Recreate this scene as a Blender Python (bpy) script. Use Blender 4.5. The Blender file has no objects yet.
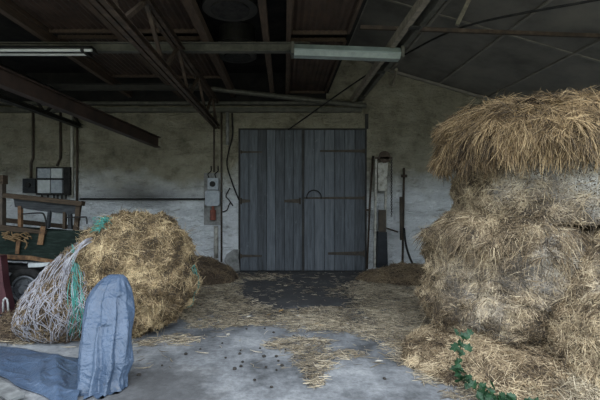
import bpy, bmesh, math, random
import numpy as np
from mathutils import Vector, Matrix, noise as mnoise

random.seed(7)
RNG = np.random.default_rng(11)
SC = bpy.context.scene
COL = SC.collection
PI = math.pi
F, CX, CY, EYE = 400.0, 284.0, 200.0, 1.5      # focal length in pixels, vanishing point, eye height


def W(x, y, Y):
    """point of the place that the photo shows at pixel (x, y), Y metres in front of the camera"""
    return Vector(((x - CX) * Y / F, Y, EYE - (y - CY) * Y / F))


# ------------------------------------------------------------------ materials
def new_mat(name):
    m = bpy.data.materials.new(name)
    m.use_nodes = True
    nt = m.node_tree
    nt.nodes.clear()
    out = nt.nodes.new('ShaderNodeOutputMaterial')
    b = nt.nodes.new('ShaderNodeBsdfPrincipled')
    nt.links.new(b.outputs[0], out.inputs[0])
    return m, nt, b


def nd(nt, t, **kw):
    n = nt.nodes.new(t)
    for k, v in kw.items():
        if k in n.inputs:
            n.inputs[k].default_value = v
        else:
            setattr(n, k, v)
    return n


def ramp(nt, fac, stops):
    r = nt.nodes.new('ShaderNodeValToRGB')
    e = r.color_ramp.elements
    while len(e) < len(stops):
        e.new(0.5)
    for i, (p, c) in enumerate(stops):
        e[i].position = p
        e[i].color = (*c, 1) if len(c) == 3 else c
    nt.links.new(fac, r.inputs[0])
    return r.outputs[0]


def mixc(nt, fac, a, b, blend='MIX'):
    m = nt.nodes.new('ShaderNodeMix')
    m.data_type = 'RGBA'
    m.blend_type = blend
    for sock, v in ((m.inputs[0], fac), (m.inputs[6], a), (m.inputs[7], b)):
        if isinstance(v, (int, float)):
            sock.default_value = v
        elif isinstance(v, tuple):
            sock.default_value = (*v, 1)
        else:
            nt.links.new(v, sock)
    return m.outputs[2]


def coords(nt):
    return nt.nodes.new('ShaderNodeTexCoord').outputs['Object']


def geo_pos(nt):
    return nt.nodes.new('ShaderNodeNewGeometry').outputs['Position']


def noise_tex(nt, vec, scale, detail=4, rough=0.55, dist=0.0):
    n = nd(nt, 'ShaderNodeTexNoise', Scale=scale, Detail=detail, Roughness=rough, Distortion=dist)
    nt.links.new(vec, n.inputs['Vector'])
    return n.outputs[0]


def bump(nt, b, height, strength=0.5, dist=0.02):
    n = nd(nt, 'ShaderNodeBump', Strength=strength, Distance=dist)
    nt.links.new(height, n.inputs['Height'])
    nt.links.new(n.outputs[0], b.inputs['Normal'])


def math_n(nt, op, a, b=None, clamp=False):
    m = nt.nodes.new('ShaderNodeMath')
    m.operation = op
    m.use_clamp = clamp
    for s, v in ((m.inputs[0], a), (m.inputs[1], b)):
        if v is None:
            continue
        if isinstance(v, (int, float)):
            s.default_value = v
        else:
            nt.links.new(v, s)
    return m.outputs[0]


def mottled(name, c1, c2, scale=6, rough=0.7, metal=0.0, bs=0.3, detail=5, c3=None, stretch=None, bd=0.01):
    """worn surface: two or three colours broken up by noise, with a bump"""
    m, nt, b = new_mat(name)
    v = geo_pos(nt)
    if stretch:
        mp = nd(nt, 'ShaderNodeMapping')
        mp.inputs['Scale'].default_value = stretch
        nt.links.new(v, mp.inputs[0])
        v = mp.outputs[0]
    f = noise_tex(nt, v, scale, detail, 0.65)
    stops = [(0.35, c1), (0.65, c2)] if c3 is None else [(0.32, c1), (0.52, c2), (0.68, c3)]
    col = ramp(nt, f, stops)
    nt.links.new(col, b.inputs['Base Color'])
    b.inputs['Roughness'].default_value = rough
    b.inputs['Metallic'].default_value = metal
    if bs:
        bump(nt, b, noise_tex(nt, v, scale * 5, 4), bs, bd)
    return m


def straw_mat(name, dark, mid, light, white=(0.62, 0.59, 0.54)):
    m, nt, b = new_mat(name)
    t = nd(nt, 'ShaderNodeAttribute', attribute_name='tone')
    col = ramp(nt, t.outputs['Fac'], [(0.0, dark), (0.45, mid), (1.0, light)])
    bl = nd(nt, 'ShaderNodeAttribute', attribute_name='bleach')
    col = mixc(nt, bl.outputs['Fac'], col, white)
    nt.links.new(col, b.inputs['Base Color'])
    b.inputs['Roughness'].default_value = 0.6
    b.inputs['Specular IOR Level'].default_value = 0.3
    return m


def hay_core_mat(name, c1, c2, c3):  # core kept darker than the straw, painting shade into the gaps
    m, nt, b = new_mat(name)
    v = geo_pos(nt)
    f = noise_tex(nt, v, 9, 6, 0.75, 1.5)
    nt.links.new(ramp(nt, f, [(0.3, c1), (0.5, c2), (0.72, c3)]), b.inputs['Base Color'])
    b.inputs['Roughness'].default_value = 0.9
    bump(nt, b, noise_tex(nt, v, 40, 6, 0.8, 2.0), 0.9, 0.03)
    return m


M = {}
M['straw_grey'] = straw_mat('grey tan old hay', (0.045, 0.027, 0.014), (0.30, 0.215, 0.125), (0.78, 0.63, 0.42))
M['straw_cap'] = straw_mat('weathered brown hay', (0.042, 0.024, 0.011), (0.26, 0.17, 0.082), (0.64, 0.46, 0.25))
M['straw_gold'] = straw_mat('golden straw', (0.045, 0.027, 0.013), (0.30, 0.205, 0.105), (0.76, 0.59, 0.35))
M['straw_floor'] = straw_mat('trodden straw', (0.05, 0.036, 0.024), (0.29, 0.23, 0.15), (0.76, 0.65, 0.48))
M['straw_dirty'] = straw_mat('dirty brown hay', (0.045, 0.028, 0.018), (0.14, 0.093, 0.058), (0.34, 0.25, 0.15))
M['core_grey'] = hay_core_mat('grey hay mass', (0.06, 0.042, 0.026), (0.17, 0.125, 0.08), (0.33, 0.27, 0.19))
M['core_gold'] = hay_core_mat('golden hay mass', (0.055, 0.035, 0.018), (0.16, 0.11, 0.055), (0.30, 0.22, 0.12))
M['core_dirty'] = hay_core_mat('dirty hay mass', (0.03, 0.02, 0.013), (0.075, 0.052, 0.034), (0.15, 0.11, 0.07))

M['rust_steel'] = mottled('rusty painted steel', (0.030, 0.024, 0.020), (0.060, 0.040, 0.028), 7, 0.7, 0.3, 0.3, c3=(0.10, 0.075, 0.055))
M['dark_steel'] = mottled('dark steel', (0.022, 0.022, 0.021), (0.045, 0.042, 0.037), 6, 0.6, 0.4, 0.2)
M['ibeam'] = mottled('red oxide steel beam', (0.028, 0.020, 0.017), (0.062, 0.038, 0.030), 4, 0.6, 0.2, 0.2)
M['olive_steel'] = mottled('olive grey painted steel', (0.06, 0.06, 0.05), (0.12, 0.115, 0.095), 8, 0.6, 0.2, 0.2)
M['pale_steel'] = mottled('pale worn channel', (0.17, 0.15, 0.12), (0.32, 0.28, 0.22), 12, 0.65, 0.1, 0.3)
M['brown_sheet'] = mottled('brown corrugated sheet', (0.028, 0.017, 0.012), (0.070, 0.043, 0.030), 3, 0.7, 0.1, 0.2)
M['black_board'] = mottled('near black roof boards', (0.012, 0.012, 0.013), (0.028, 0.026, 0.024), 3, 0.8, 0, 0.2)
M['joist'] = mottled('old roof timber', (0.04, 0.026, 0.018), (0.085, 0.055, 0.036), 5, 0.8, 0, 0.3, stretch=(6, 1, 6))
M['roof_grey'] = mottled('grey fibre cement roof', (0.095, 0.090, 0.080), (0.165, 0.155, 0.138), 1.3, 0.85, 0, 0.15, c3=(0.21, 0.195, 0.168))
M['roof_strip'] = mottled('pale cover strip', (0.15, 0.14, 0.12), (0.24, 0.22, 0.19), 5, 0.8, 0, 0.2)
M['lamp_body'] = mottled('pale green enamelled lamp', (0.20, 0.25, 0.24), (0.30, 0.36, 0.345), 5, 0.4, 0, 0.05)
M['lamp_cover'] = mottled('dusty grey green lamp cover', (0.23, 0.27, 0.26), (0.33, 0.38, 0.365), 7, 0.5, 0, 0.05)
M['tube'] = mottled('unlit white tube', (0.55, 0.58, 0.57), (0.66, 0.68, 0.66), 3, 0.2, 0, 0.0)
M['grey_box'] = mottled('grey blue enamel box', (0.24, 0.27, 0.31), (0.38, 0.41, 0.45), 14, 0.5, 0, 0.1)
M['grey_box_pale'] = mottled('pale grey enamel box', (0.42, 0.45, 0.47), (0.55, 0.58, 0.59), 14, 0.5, 0, 0.1)
M['black_iron'] = mottled('black iron', (0.016, 0.016, 0.017), (0.04, 0.038, 0.036), 12, 0.6, 0.3, 0.2)
M['rubber'] = mottled('black rubber', (0.016, 0.016, 0.017), (0.035, 0.034, 0.033), 10, 0.8, 0, 0.3)
M['rust'] = mottled('orange rust', (0.05, 0.027, 0.014), (0.14, 0.072, 0.032), 14, 0.85, 0, 0.4, c3=(0.22, 0.125, 0.06))
M['rust_red'] = mottled('red brown plug', (0.14, 0.035, 0.022), (0.22, 0.06, 0.035), 14, 0.6, 0, 0.2)
M['old_wood'] = mottled('weathered brown wood', (0.030, 0.022, 0.016), (0.085, 0.062, 0.044), 8, 0.85, 0, 0.4, stretch=(1, 6, 8))
M['grey_wood'] = mottled('grey weathered board', (0.022, 0.024, 0.027), (0.052, 0.056, 0.060), 8, 0.8, 0, 0.4, stretch=(1, 6, 8))
M['green_wood'] = mottled('dark green cart panel', (0.005, 0.009, 0.0075), (0.011, 0.020, 0.016), 7, 0.7, 0, 0.3, c3=(0.026, 0.036, 0.032), stretch=(1, 5, 6))
M['maroon'] = mottled('maroon paint', (0.055, 0.016, 0.022), (0.095, 0.028, 0.034), 5, 0.45, 0, 0.1)
M['white_paint'] = mottled('dirty white paint', (0.42, 0.42, 0.42), (0.62, 0.62, 0.61), 12, 0.6, 0, 0.2)
M['galv'] = mottled('dull galvanised steel', (0.07, 0.075, 0.085), (0.17, 0.18, 0.195), 12, 0.5, 0.4, 0.2)
M['white_net'] = mottled('white net string', (0.30, 0.295, 0.34), (0.52, 0.51, 0.55), 12, 0.5, 0, 0.0)
M['teal_net'] = mottled('teal net string', (0.05, 0.24, 0.21), (0.11, 0.40, 0.35), 12, 0.5, 0, 0.0)
M['conduit_pale'] = mottled('whitewashed pipe', (0.34, 0.33, 0.29), (0.52, 0.50, 0.45), 9, 0.7, 0, 0.3)
M['conduit_dark'] = mottled('rusty dark pipe', (0.035, 0.027, 0.021), (0.075, 0.056, 0.04), 12, 0.7, 0, 0.3)
M['board_white'] = mottled('chipped white board', (0.13, 0.11, 0.09), (0.40, 0.39, 0.35), 9, 0.7, 0, 0.3, c3=(0.50, 0.48, 0.44))
M['navy_iron'] = mottled('dark blue iron', (0.008, 0.010, 0.015), (0.018, 0.022, 0.03), 9, 0.5, 0.2, 0.2)
M['old_board'] = mottled('dirty painted board', (0.12, 0.12, 0.115), (0.27, 0.27, 0.265), 9, 0.8, 0, 0.3)
M['pallet'] = mottled('silvery weathered board', (0.10, 0.105, 0.11), (0.24, 0.25, 0.255), 9, 0.85, 0, 0.4)
M['clod'] = mottled('dark earth', (0.02, 0.018, 0.017), (0.05, 0.043, 0.037), 30, 0.9, 0, 0.4)
M['dry_leaf'] = mottled('dry yellow leaf', (0.30, 0.17, 0.06), (0.50, 0.33, 0.14), 30, 0.8, 0, 0.2)
M['pale_leaf'] = mottled('pale chaff scrap', (0.50, 0.45, 0.38), (0.66, 0.62, 0.56), 30, 0.8, 0, 0.2)
M['ivy'] = mottled('ivy leaf green', (0.007, 0.034, 0.013), (0.019, 0.074, 0.027), 20, 0.5, 0, 0.2)
M['ivy_stem'] = mottled('ivy stem', (0.035, 0.045, 0.02), (0.08, 0.08, 0.04), 20, 0.7, 0, 0.2)
M['plaster'] = mottled('fallen plaster', (0.40, 0.40, 0.38), (0.60, 0.60, 0.58), 9, 0.9, 0, 0.5)
M['twine'] = mottled('orange twine', (0.13, 0.075, 0.03), (0.25, 0.16, 0.08), 20, 0.8, 0, 0.1)
M['frame_dark'] = mottled('dark door frame', (0.020, 0.020, 0.021), (0.045, 0.042, 0.04), 6, 0.8, 0, 0.3)
M['outside'] = mottled('yard grass and gravel', (0.20, 0.20, 0.13), (0.34, 0.32, 0.24), 1.5, 0.95, 0, 0.2)


def tarp_mat():
    m, nt, b = new_mat('blue grey tarpaulin')
    v = geo_pos(nt)
    col = ramp(nt, noise_tex(nt, v, 3.5, 6, 0.7), [(0.3, (0.048, 0.076, 0.128)), (0.55, (0.075, 0.112, 0.180)), (0.75, (0.112, 0.155, 0.235))])
    dirt = ramp(nt, noise_tex(nt, v, 6, 6, 0.8), [(0.60, (0, 0, 0)), (0.74, (0.6, 0.6, 0.6))])
    col = mixc(nt, dirt, col, (0.15, 0.13, 0.11))
    nt.links.new(col, b.inputs['Base Color'])
    b.inputs['Roughness'].default_value = 0.30
    h = math_n(nt, 'ABSOLUTE', math_n(nt, 'SUBTRACT', noise_tex(nt, v, 6, 3, 0.6, 0.8), 0.5))
    h2 = math_n(nt, 'ABSOLUTE', math_n(nt, 'SUBTRACT', noise_tex(nt, v, 19, 3, 0.6, 0.8), 0.5))
    bump(nt, b, math_n(nt, 'ADD', h, math_n(nt, 'MULTIPLY', h2, 0.25)), 0.7, 0.06)
    return m


def wall_mat():
    m, nt, b = new_mat('flaking whitewashed wall')
    v = geo_pos(nt)
    sep = nd(nt, 'ShaderNodeSeparateXYZ')
    nt.links.new(v, sep.inputs[0])
    big = noise_tex(nt, v, 0.9, 5, 0.6)
    # old limewash below, grey beige plaster above painted darker for the weaker light there: a ragged limit about two metres up
    lim = math_n(nt, 'ADD', sep.outputs[2], math_n(nt, 'MULTIPLY', math_n(nt, 'SUBTRACT', big, 0.5), 1.6))
    up = nd(nt, 'ShaderNodeMapRange')
    up.inputs[1].default_value, up.inputs[2].default_value = 1.45, 2.15
    nt.links.new(lim, up.inputs[0])
    low = ramp(nt, noise_tex(nt, v, 2.2, 8, 0.7), [(0.28, (0.28, 0.285, 0.29)), (0.42, (0.64, 0.66, 0.69)), (0.7, (0.80, 0.825, 0.855))])
    high = ramp(nt, noise_tex(nt, v, 2.6, 8, 0.7), [(0.28, (0.11, 0.098, 0.07)), (0.48, (0.26, 0.24, 0.182)), (0.72, (0.36, 0.337, 0.265))])
    col = mixc(nt, up.outputs[0], low, high)
    # dirty scrapes, stretched sideways
    mp = nd(nt, 'ShaderNodeMapping')
    mp.inputs['Scale'].default_value = (1.0, 1.0, 3.2)
    nt.links.new(v, mp.inputs[0])
    sc = ramp(nt, noise_tex(nt, mp.outputs[0], 3.0, 7, 0.75, 0.6), [(0.54, (0, 0, 0)), (0.70, (0.6, 0.6, 0.6))])
    col = mixc(nt, sc, col, (0.13, 0.115, 0.095))
    # sooty belt along the conduit on the left
    dz = math_n(nt, 'ABSOLUTE', math_n(nt, 'SUBTRACT', sep.outputs[2], 1.58))
    dx = math_n(nt, 'ABSOLUTE', math_n(nt, 'SUBTRACT', sep.outputs[0], -3.0))
    d = math_n(nt, 'ADD', math_n(nt, 'MULTIPLY', dz, 2.6), math_n(nt, 'MULTIPLY', dx, 0.65))
    d = math_n(nt, 'ADD', d, math_n(nt, 'MULTIPLY', math_n(nt, 'SUBTRACT', big, 0.5), 1.1))
    soot = ramp(nt, d, [(0.10, (0.85, 0.85, 0.85)), (1.0, (0, 0, 0))])
    col = mixc(nt, soot, col, (0.07, 0.066, 0.062))
    nt.links.new(col, b.inputs['Base Color'])
    b.inputs['Roughness'].default_value = 0.95
    h1 = noise_tex(nt, v, 5, 6, 0.6)
    h2 = noise_tex(nt, mp.outputs[0], 2.0, 6, 0.7, 1.0)
    bump(nt, b, math_n(nt, 'ADD', h1, h2), 1.0, 0.10)
    return m


def floor_mat():
    m, nt, b = new_mat('stained concrete floor')
    v = geo_pos(nt)
    sep = nd(nt, 'ShaderNodeSeparateXYZ')
    nt.links.new(v, sep.inputs[0])
    n1 = noise_tex(nt, v, 1.6, 8, 0.68)
    col = ramp(nt, n1, [(0.36, (0.085, 0.09, 0.098)), (0.5, (0.225, 0.238, 0.258)), (0.64, (0.38, 0.395, 0.415))])
    fine = ramp(nt, noise_tex(nt, v, 22, 6, 0.75), [(0.35, (0.55, 0.55, 0.55)), (0.6, (1.05, 1.05, 1.05))])
    col = mixc(nt, 0.8, col, fine, 'MULTIPLY')
    # dark trodden muck in front of the door
    e = math_n(nt, 'ADD',
               math_n(nt, 'POWER', math_n(nt, 'DIVIDE', math_n(nt, 'SUBTRACT', sep.outputs[0], 0.1), 2.3), 2.0),
               math_n(nt, 'POWER', math_n(nt, 'DIVIDE', math_n(nt, 'SUBTRACT', sep.outputs[1], 7.6), 2.9), 2.0))
    e = math_n(nt, 'ADD', e, math_n(nt, 'MULTIPLY', math_n(nt, 'SUBTRACT', noise_tex(nt, v, 1.4, 6, 0.7), 0.5), 1.3))
    muck = ramp(nt, e, [(0.5, (0.88, 0.88, 0.88)), (1.05, (0, 0, 0))])
    col = mixc(nt, muck, col, (0.048, 0.046, 0.047))
    # damp patch in front of the left bale
    e2 = math_n(nt, 'ADD',
                math_n(nt, 'POWER', math_n(nt, 'DIVIDE', math_n(nt, 'SUBTRACT', sep.outputs[0], -1.0), 0.62), 2.0),
                math_n(nt, 'POWER', math_n(nt, 'DIVIDE', math_n(nt, 'SUBTRACT', sep.outputs[1], 3.15), 0.6), 2.0))
    e2 = math_n(nt, 'ADD', e2, math_n(nt, 'MULTIPLY', math_n(nt, 'SUBTRACT', noise_tex(nt, v, 3, 6, 0.7), 0.5), 2.6))
    col = mixc(nt, ramp(nt, e2, [(0.3, (0.7, 0.7, 0.7)), (1.2, (0, 0, 0))]), col, (0.055, 0.055, 0.058))
    nt.links.new(col, b.inputs['Base Color'])
    b.inputs['Roughness'].default_value = 0.75
    bump(nt, b, noise_tex(nt, v, 18, 6, 0.7), 0.4, 0.015)
    return m


def plank_mat():
    m, nt, b = new_mat('blue grey door boards')
    v = geo_pos(nt)
    mp = nd(nt, 'ShaderNodeMapping')
    mp.inputs['Scale'].default_value = (9, 9, 0.8)
    nt.links.new(v, mp.inputs[0])
    t = nd(nt, 'ShaderNodeAttribute', attribute_name='tone')
    f = noise_tex(nt, mp.outputs[0], 2.2, 7, 0.7, 0.4)
    f = math_n(nt, 'ADD', math_n(nt, 'MULTIPLY', f, 0.75), math_n(nt, 'MULTIPLY', t.outputs['Fac'], 0.25))
    col = ramp(nt, f, [(0.30, (0.036, 0.039, 0.044)), (0.5, (0.085, 0.096, 0.113)), (0.70, (0.150, 0.166, 0.190))])
    scr = ramp(nt, noise_tex(nt, v, 7, 7, 0.8), [(0.62, (0, 0, 0)), (0.72, (0.5, 0.5, 0.5))])
    col = mixc(nt, scr, col, (0.30, 0.32, 0.34))
    nt.links.new(col, b.inputs['Base Color'])
    b.inputs['Roughness'].default_value = 0.75
    bump(nt, b, f, 0.4, 0.01)
    return m


for k_ in ('green_wood', 'rubber', 'black_iron', 'grey_wood', 'old_wood', 'black_board'):
    M[k_].node_tree.nodes['Principled BSDF'].inputs['Specular IOR Level'].default_value = 0.12
M['tarp'] = tarp_mat()
M['wall'] = wall_mat()
M['floor'] = floor_mat()
M['planks'] = plank_mat()


# ------------------------------------------------------------------ objects
def tag(o, label=None, cat=None, group=None, kind=None):
    if label: o['label'] = label
    if cat: o['category'] = cat
    if group: o['group'] = group
    if kind: o['kind'] = kind
    return o


def thing(name, loc, label, cat, group=None):
    o = bpy.data.objects.new(name, None)
    o.empty_display_size = 0.1
    o.location = loc
    COL.objects.link(o)
    return tag(o, label, cat, group)


def link(name, me, mat, parent=None, smooth=False):
    me.materials.append(mat)
    if smooth:
        me.polygons.foreach_set('use_smooth', [True] * len(me.polygons))
    o = bpy.data.objects.new(name, me)
    COL.objects.link(o)
    if parent is not None:
        o.parent = parent
        root = parent
        off = Vector(parent.location)
        while root.parent is not None:
            root = root.parent
            off += Vector(root.location)
        if off.length > 0:
            me.transform(Matrix.Translation(-off))
    return o


def build(name, bm, mat, parent=None, smooth=False, bevel=0.0):
    if bevel:
        bmesh.ops.bevel(bm, geom=[e for e in bm.edges if len(e.link_faces) == 2 and e.calc_face_angle(0) > 0.6],
                        offset=bevel, segments=2, profile=0.5, affect='EDGES', clamp_overlap=True)
    bmesh.ops.recalc_face_normals(bm, faces=bm.faces)
    me = bpy.data.meshes.new(name)
    bm.to_mesh(me)
    bm.free()
    return link(name, me, mat, parent, smooth)


def box(bm, lo, hi):
    c = [(lo[i] + hi[i]) / 2 for i in range(3)]
    s = [abs(hi[i] - lo[i]) for i in range(3)]
    bmesh.ops.create_cube(bm, size=1, matrix=Matrix.Translation(c) @ Matrix.Diagonal((*s, 1)))
    return bm


def frame_to(d, up=Vector((0, 0, 1))):
    d = d.normalized()
    if abs(d.dot(up)) > 0.98:
        up = Vector((0, 1, 0))
    s = d.cross(up).normalized()
    u = s.cross(d).normalized()
    return s, u


def prism(bm, a, b, w, h, up=Vector((0, 0, 1)), section=None):
    """bar from a to b; rectangular w x h, or any closed section given as (side, up) pairs"""
    a, b = Vector(a), Vector(b)
    s, u = frame_to(b - a, up)
    sec = section or [(-w / 2, -h / 2), (w / 2, -h / 2), (w / 2, h / 2), (-w / 2, h / 2)]
    va = [bm.verts.new(a + s * p + u * q) for p, q in sec]
    vb = [bm.verts.new(b + s * p + u * q) for p, q in sec]
    n = len(sec)
    for i in range(n):
        bm.faces.new((va[i], va[(i + 1) % n], vb[(i + 1) % n], vb[i]))
    bm.faces.new(va[::-1])
    bm.faces.new(vb)
    return bm


def isec(w, h, t):
    W2, H2, T = w / 2, h / 2, t / 2
    return [(-W2, -H2), (W2, -H2), (W2, -H2 + t), (T, -H2 + t), (T, H2 - t), (W2, H2 - t), (W2, H2),
            (-W2, H2), (-W2, H2 - t), (-T, H2 - t), (-T, -H2 + t), (-W2, -H2 + t)]


def csec(w, h, t):
    W2, H2 = w / 2, h / 2
    return [(-W2, -H2), (W2, -H2), (W2, -H2 + t), (-W2 + t, -H2 + t), (-W2 + t, H2 - t), (W2, H2 - t), (W2, H2), (-W2, H2)]


def tube(bm, pts, r, n=8, cap=True):
    pts = [Vector(p) for p in pts]
    rings = []
    up = Vector((0, 0, 1))
    for i, p in enumerate(pts):
        d = (pts[min(i + 1, len(pts) - 1)] - pts[max(i - 1, 0)])
        s, u = frame_to(d, up)
        if rings and s.dot(ls) < 0:
            s, u = -s, -u
        ls = s
        rr = r[i] if isinstance(r, (list, tuple)) else r
        rings.append([bm.verts.new(p + (s * math.cos(2 * PI * k / n) + u * math.sin(2 * PI * k / n)) * rr) for k in range(n)])
    for a, b in zip(rings, rings[1:]):
        for k in range(n):
            bm.faces.new((a[k], a[(k + 1) % n], b[(k + 1) % n], b[k]))
    if cap:
        bm.faces.new(rings[0][::-1])
        bm.faces.new(rings[-1])
    return bm


def smooth_path(pts, n=6):
    """Catmull-Rom through the points"""
    pts = [Vector(p) for p in pts]
    out = []
    for i in range(len(pts) - 1):
        p0, p1, p2, p3 = pts[max(i - 1, 0)], pts[i], pts[i + 1], pts[min(i + 2, len(pts) - 1)]
        for k in range(n):
            t = k / n
            out.append(0.5 * ((2 * p1) + (p2 - p0) * t + (2 * p0 - 5 * p1 + 4 * p2 - p3) * t * t + (3 * p1 - p0 - 3 * p2 + p3) * t ** 3))
    out.append(pts[-1])
    return out


def disc(bm, c, axis, r, th, n=24):
    a = Vector(axis).normalized()
    c = Vector(c)
    return tube(bm, [c - a * th / 2, c + a * th / 2], r, n)


def slab(bm, pix, Y, th):
    """a board standing square to the view axis: outline read at depth Y, thickness th going back"""
    f = [bm.verts.new(W(x, y, Y)) for x, y in pix]
    k = [bm.verts.new(v.co + Vector((0, th, 0))) for v in f]
    n = len(f)
    bm.faces.new(f)
    bm.faces.new(k[::-1])
    for i in range(n):
        bm.faces.new((f[i], k[i], k[(i + 1) % n], f[(i + 1) % n]))
    return bm


def np_mesh(name, V, Q, attrs=None):
    me = bpy.data.meshes.new(name)
    k = Q.shape[1]
    me.vertices.add(len(V))
    me.vertices.foreach_set('co', V.astype(np.float32).ravel())
    me.loops.add(Q.size)
    me.loops.foreach_set('vertex_index', Q.astype(np.int32).ravel())
    me.polygons.add(len(Q))
    me.polygons.foreach_set('loop_start', np.arange(0, Q.size, k, dtype=np.int32))
    for key, val in (attrs or {}).items():
        a = me.attributes.new(key, 'FLOAT', 'POINT')
        a.data.foreach_set('value', val.astype(np.float32))
    me.update(calc_edges=True)
    me.validate()
    return me


# ------------------------------------------------------------------ hay
def nz(P, f, seed=0.0, oct=3):
    out = np.empty(len(P))
    for i, p in enumerate(P):
        v = Vector((p[0] * f + seed, p[1] * f - seed, p[2] * f + 2 * seed))
        s, a = 0.0, 1.0
        for _ in range(oct):
            s += a * mnoise.noise(v)
            v = v * 2.03
            a *= 0.5
        out[i] = s
    return out


def lump(centre, radii, m=3.0, axis='z', amp=0.06, freq=2.5, seed=0.0, nu=110, nv=70, shear=None, zmin=0.004, zmax=99, taper=None, tilt=None):
    """closed lumpy mass: rounded drum with noise; returns vertices, quads"""
    th = np.linspace(0, 2 * PI, nu, endpoint=False)
    ph = np.linspace(0.002, PI - 0.002, nv)
    T, Pm = np.meshgrid(th, ph)
    d = np.stack([np.sin(Pm) * np.cos(T), np.sin(Pm) * np.sin(T), np.cos(Pm)], -1).reshape(-1, 3)
    ax = {'x': 0, 'y': 1, 'z': 2}[axis]
    o = [i for i in range(3) if i != ax]
    rad = np.sqrt(d[:, o[0]] ** 2 + d[:, o[1]] ** 2)
    k = (rad ** m + np.abs(d[:, ax]) ** m) ** (1 / m)
    p = d / k[:, None]
    loc = p * np.array(radii)
    n = nz(loc + np.array(centre), freq, seed)
    nrm = d / np.linalg.norm(d, axis=1)[:, None]
    n2 = np.abs(nz(loc + np.array(centre), freq * 3.3, seed + 4, 2))
    loc = loc + nrm * (n * amp + (n2 - 0.25) * amp * 1.1)[:, None]
    if taper:
        z = loc[:, 2] / radii[2]
        s = np.interp(z, taper[0], taper[1])
        loc[:, 0] *= s
        loc[:, 1] *= s
    if shear:
        loc[:, 0] += shear[0] * loc[:, 2]
        loc[:, 1] += shear[1] * loc[:, 2]
    if tilt:
        R = np.array(Matrix.Rotation(tilt[0], 3, tilt[1]))
        loc = loc @ R.T
    V = loc + np.array(centre)
    V[:, 2] = np.clip(V[:, 2], zmin, zmax)
    i, j = np.meshgrid(np.arange(nv - 1), np.arange(nu), indexing='ij')
    a = i * nu + j
    b = i * nu + (j + 1) % nu
    Q = np.stack([a, a + nu, b + nu, b], -1).reshape(-1, 4)
    return V, Q


def sample(V, Q, n, keep=None):
    """n random points on the surface with outward normals"""
    A, B, C, D = (V[Q[:, k]] for k in range(4))
    N = np.cross(C - A, D - B)
    ar = np.linalg.norm(N, axis=1)
    cen = (A + B + C + D) / 4
    w = ar.copy()
    w[cen[:, 2] < 0.012] = 0
    if keep is not None:
        w = w * keep(cen, N / (ar[:, None] + 1e-9))
    f = RNG.choice(len(Q), size=n, p=w / w.sum())
    u, v = RNG.random((2, n, 1))
    P = (A[f] * (1 - u) + B[f] * u) * (1 - v) + (D[f] * (1 - u) + C[f] * u) * v
    Nn = N[f] / (np.linalg.norm(N[f], axis=1)[:, None] + 1e-9)
    mid = V.mean(0)
    flip = np.sign(((P - mid) * Nn).sum(1))
    if (flip < 0).mean() > 0.5:
        Nn = -Nn
    return P, Nn


def unit(a):
    return a / (np.linalg.norm(a, axis=1)[:, None] + 1e-9)


THICK = 1.25


def strands(P, N, T, L, R, tone, bleach, lift, droop, s0=-0.5, bend=0.15, nseg=3, off=0.004, zmin=0.004):
    n = len(P)
    T = unit(T)
    R = R * THICK
    B = unit(np.cross(T, N))
    S = np.linspace(0, 1, nseg + 1)
    bd = RNG.normal(0, bend, n)
    L = np.asarray(L)
    rings = []
    for s in S:
        t = s + s0
        c = P + T * (L * t)[:, None] + N * (off + lift * L * (s if s0 > -0.1 else abs(t)))[:, None] + B * (bd * L * t * t)[:, None]
        c[:, 2] -= droop * L * s * s
        c[:, 2] = np.maximum(c[:, 2], zmin)
        rr = R * (1.0 - 0.45 * abs(2 * s - 1) if s0 < -0.1 else 1.0 - 0.6 * s)
        for k in range(3):
            a = 2 * PI * k / 3
            rings.append(c + N * (math.sin(a) * rr)[:, None] + B * (math.cos(a) * rr)[:, None])
    V = np.stack(rings, 1).reshape(-1, 3)
    per = 3 * (nseg + 1)
    q = []
    for i in range(nseg):
        for k in range(3):
            q.append((i * 3 + k, i * 3 + (k + 1) % 3, (i + 1) * 3 + (k + 1) % 3, (i + 1) * 3 + k))
    Q = (np.array(q)[None] + (np.arange(n) * per)[:, None, None]).reshape(-1, 4)
    return V, Q, {'tone': np.repeat(np.clip(tone, 0, 1), per), 'bleach': np.repeat(np.clip(bleach, 0, 1), per)}


def merge(parts):
    Vs, Qs, at = [], [], {}
    o = 0
    for V, Q, a in parts:
        Vs.append(V)
        Qs.append(Q + o)
        o += len(V)
        for k, v in a.items():
            at.setdefault(k, []).append(v)
    return np.concatenate(Vs), np.concatenate(Qs), {k: np.concatenate(v) for k, v in at.items()}


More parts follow.
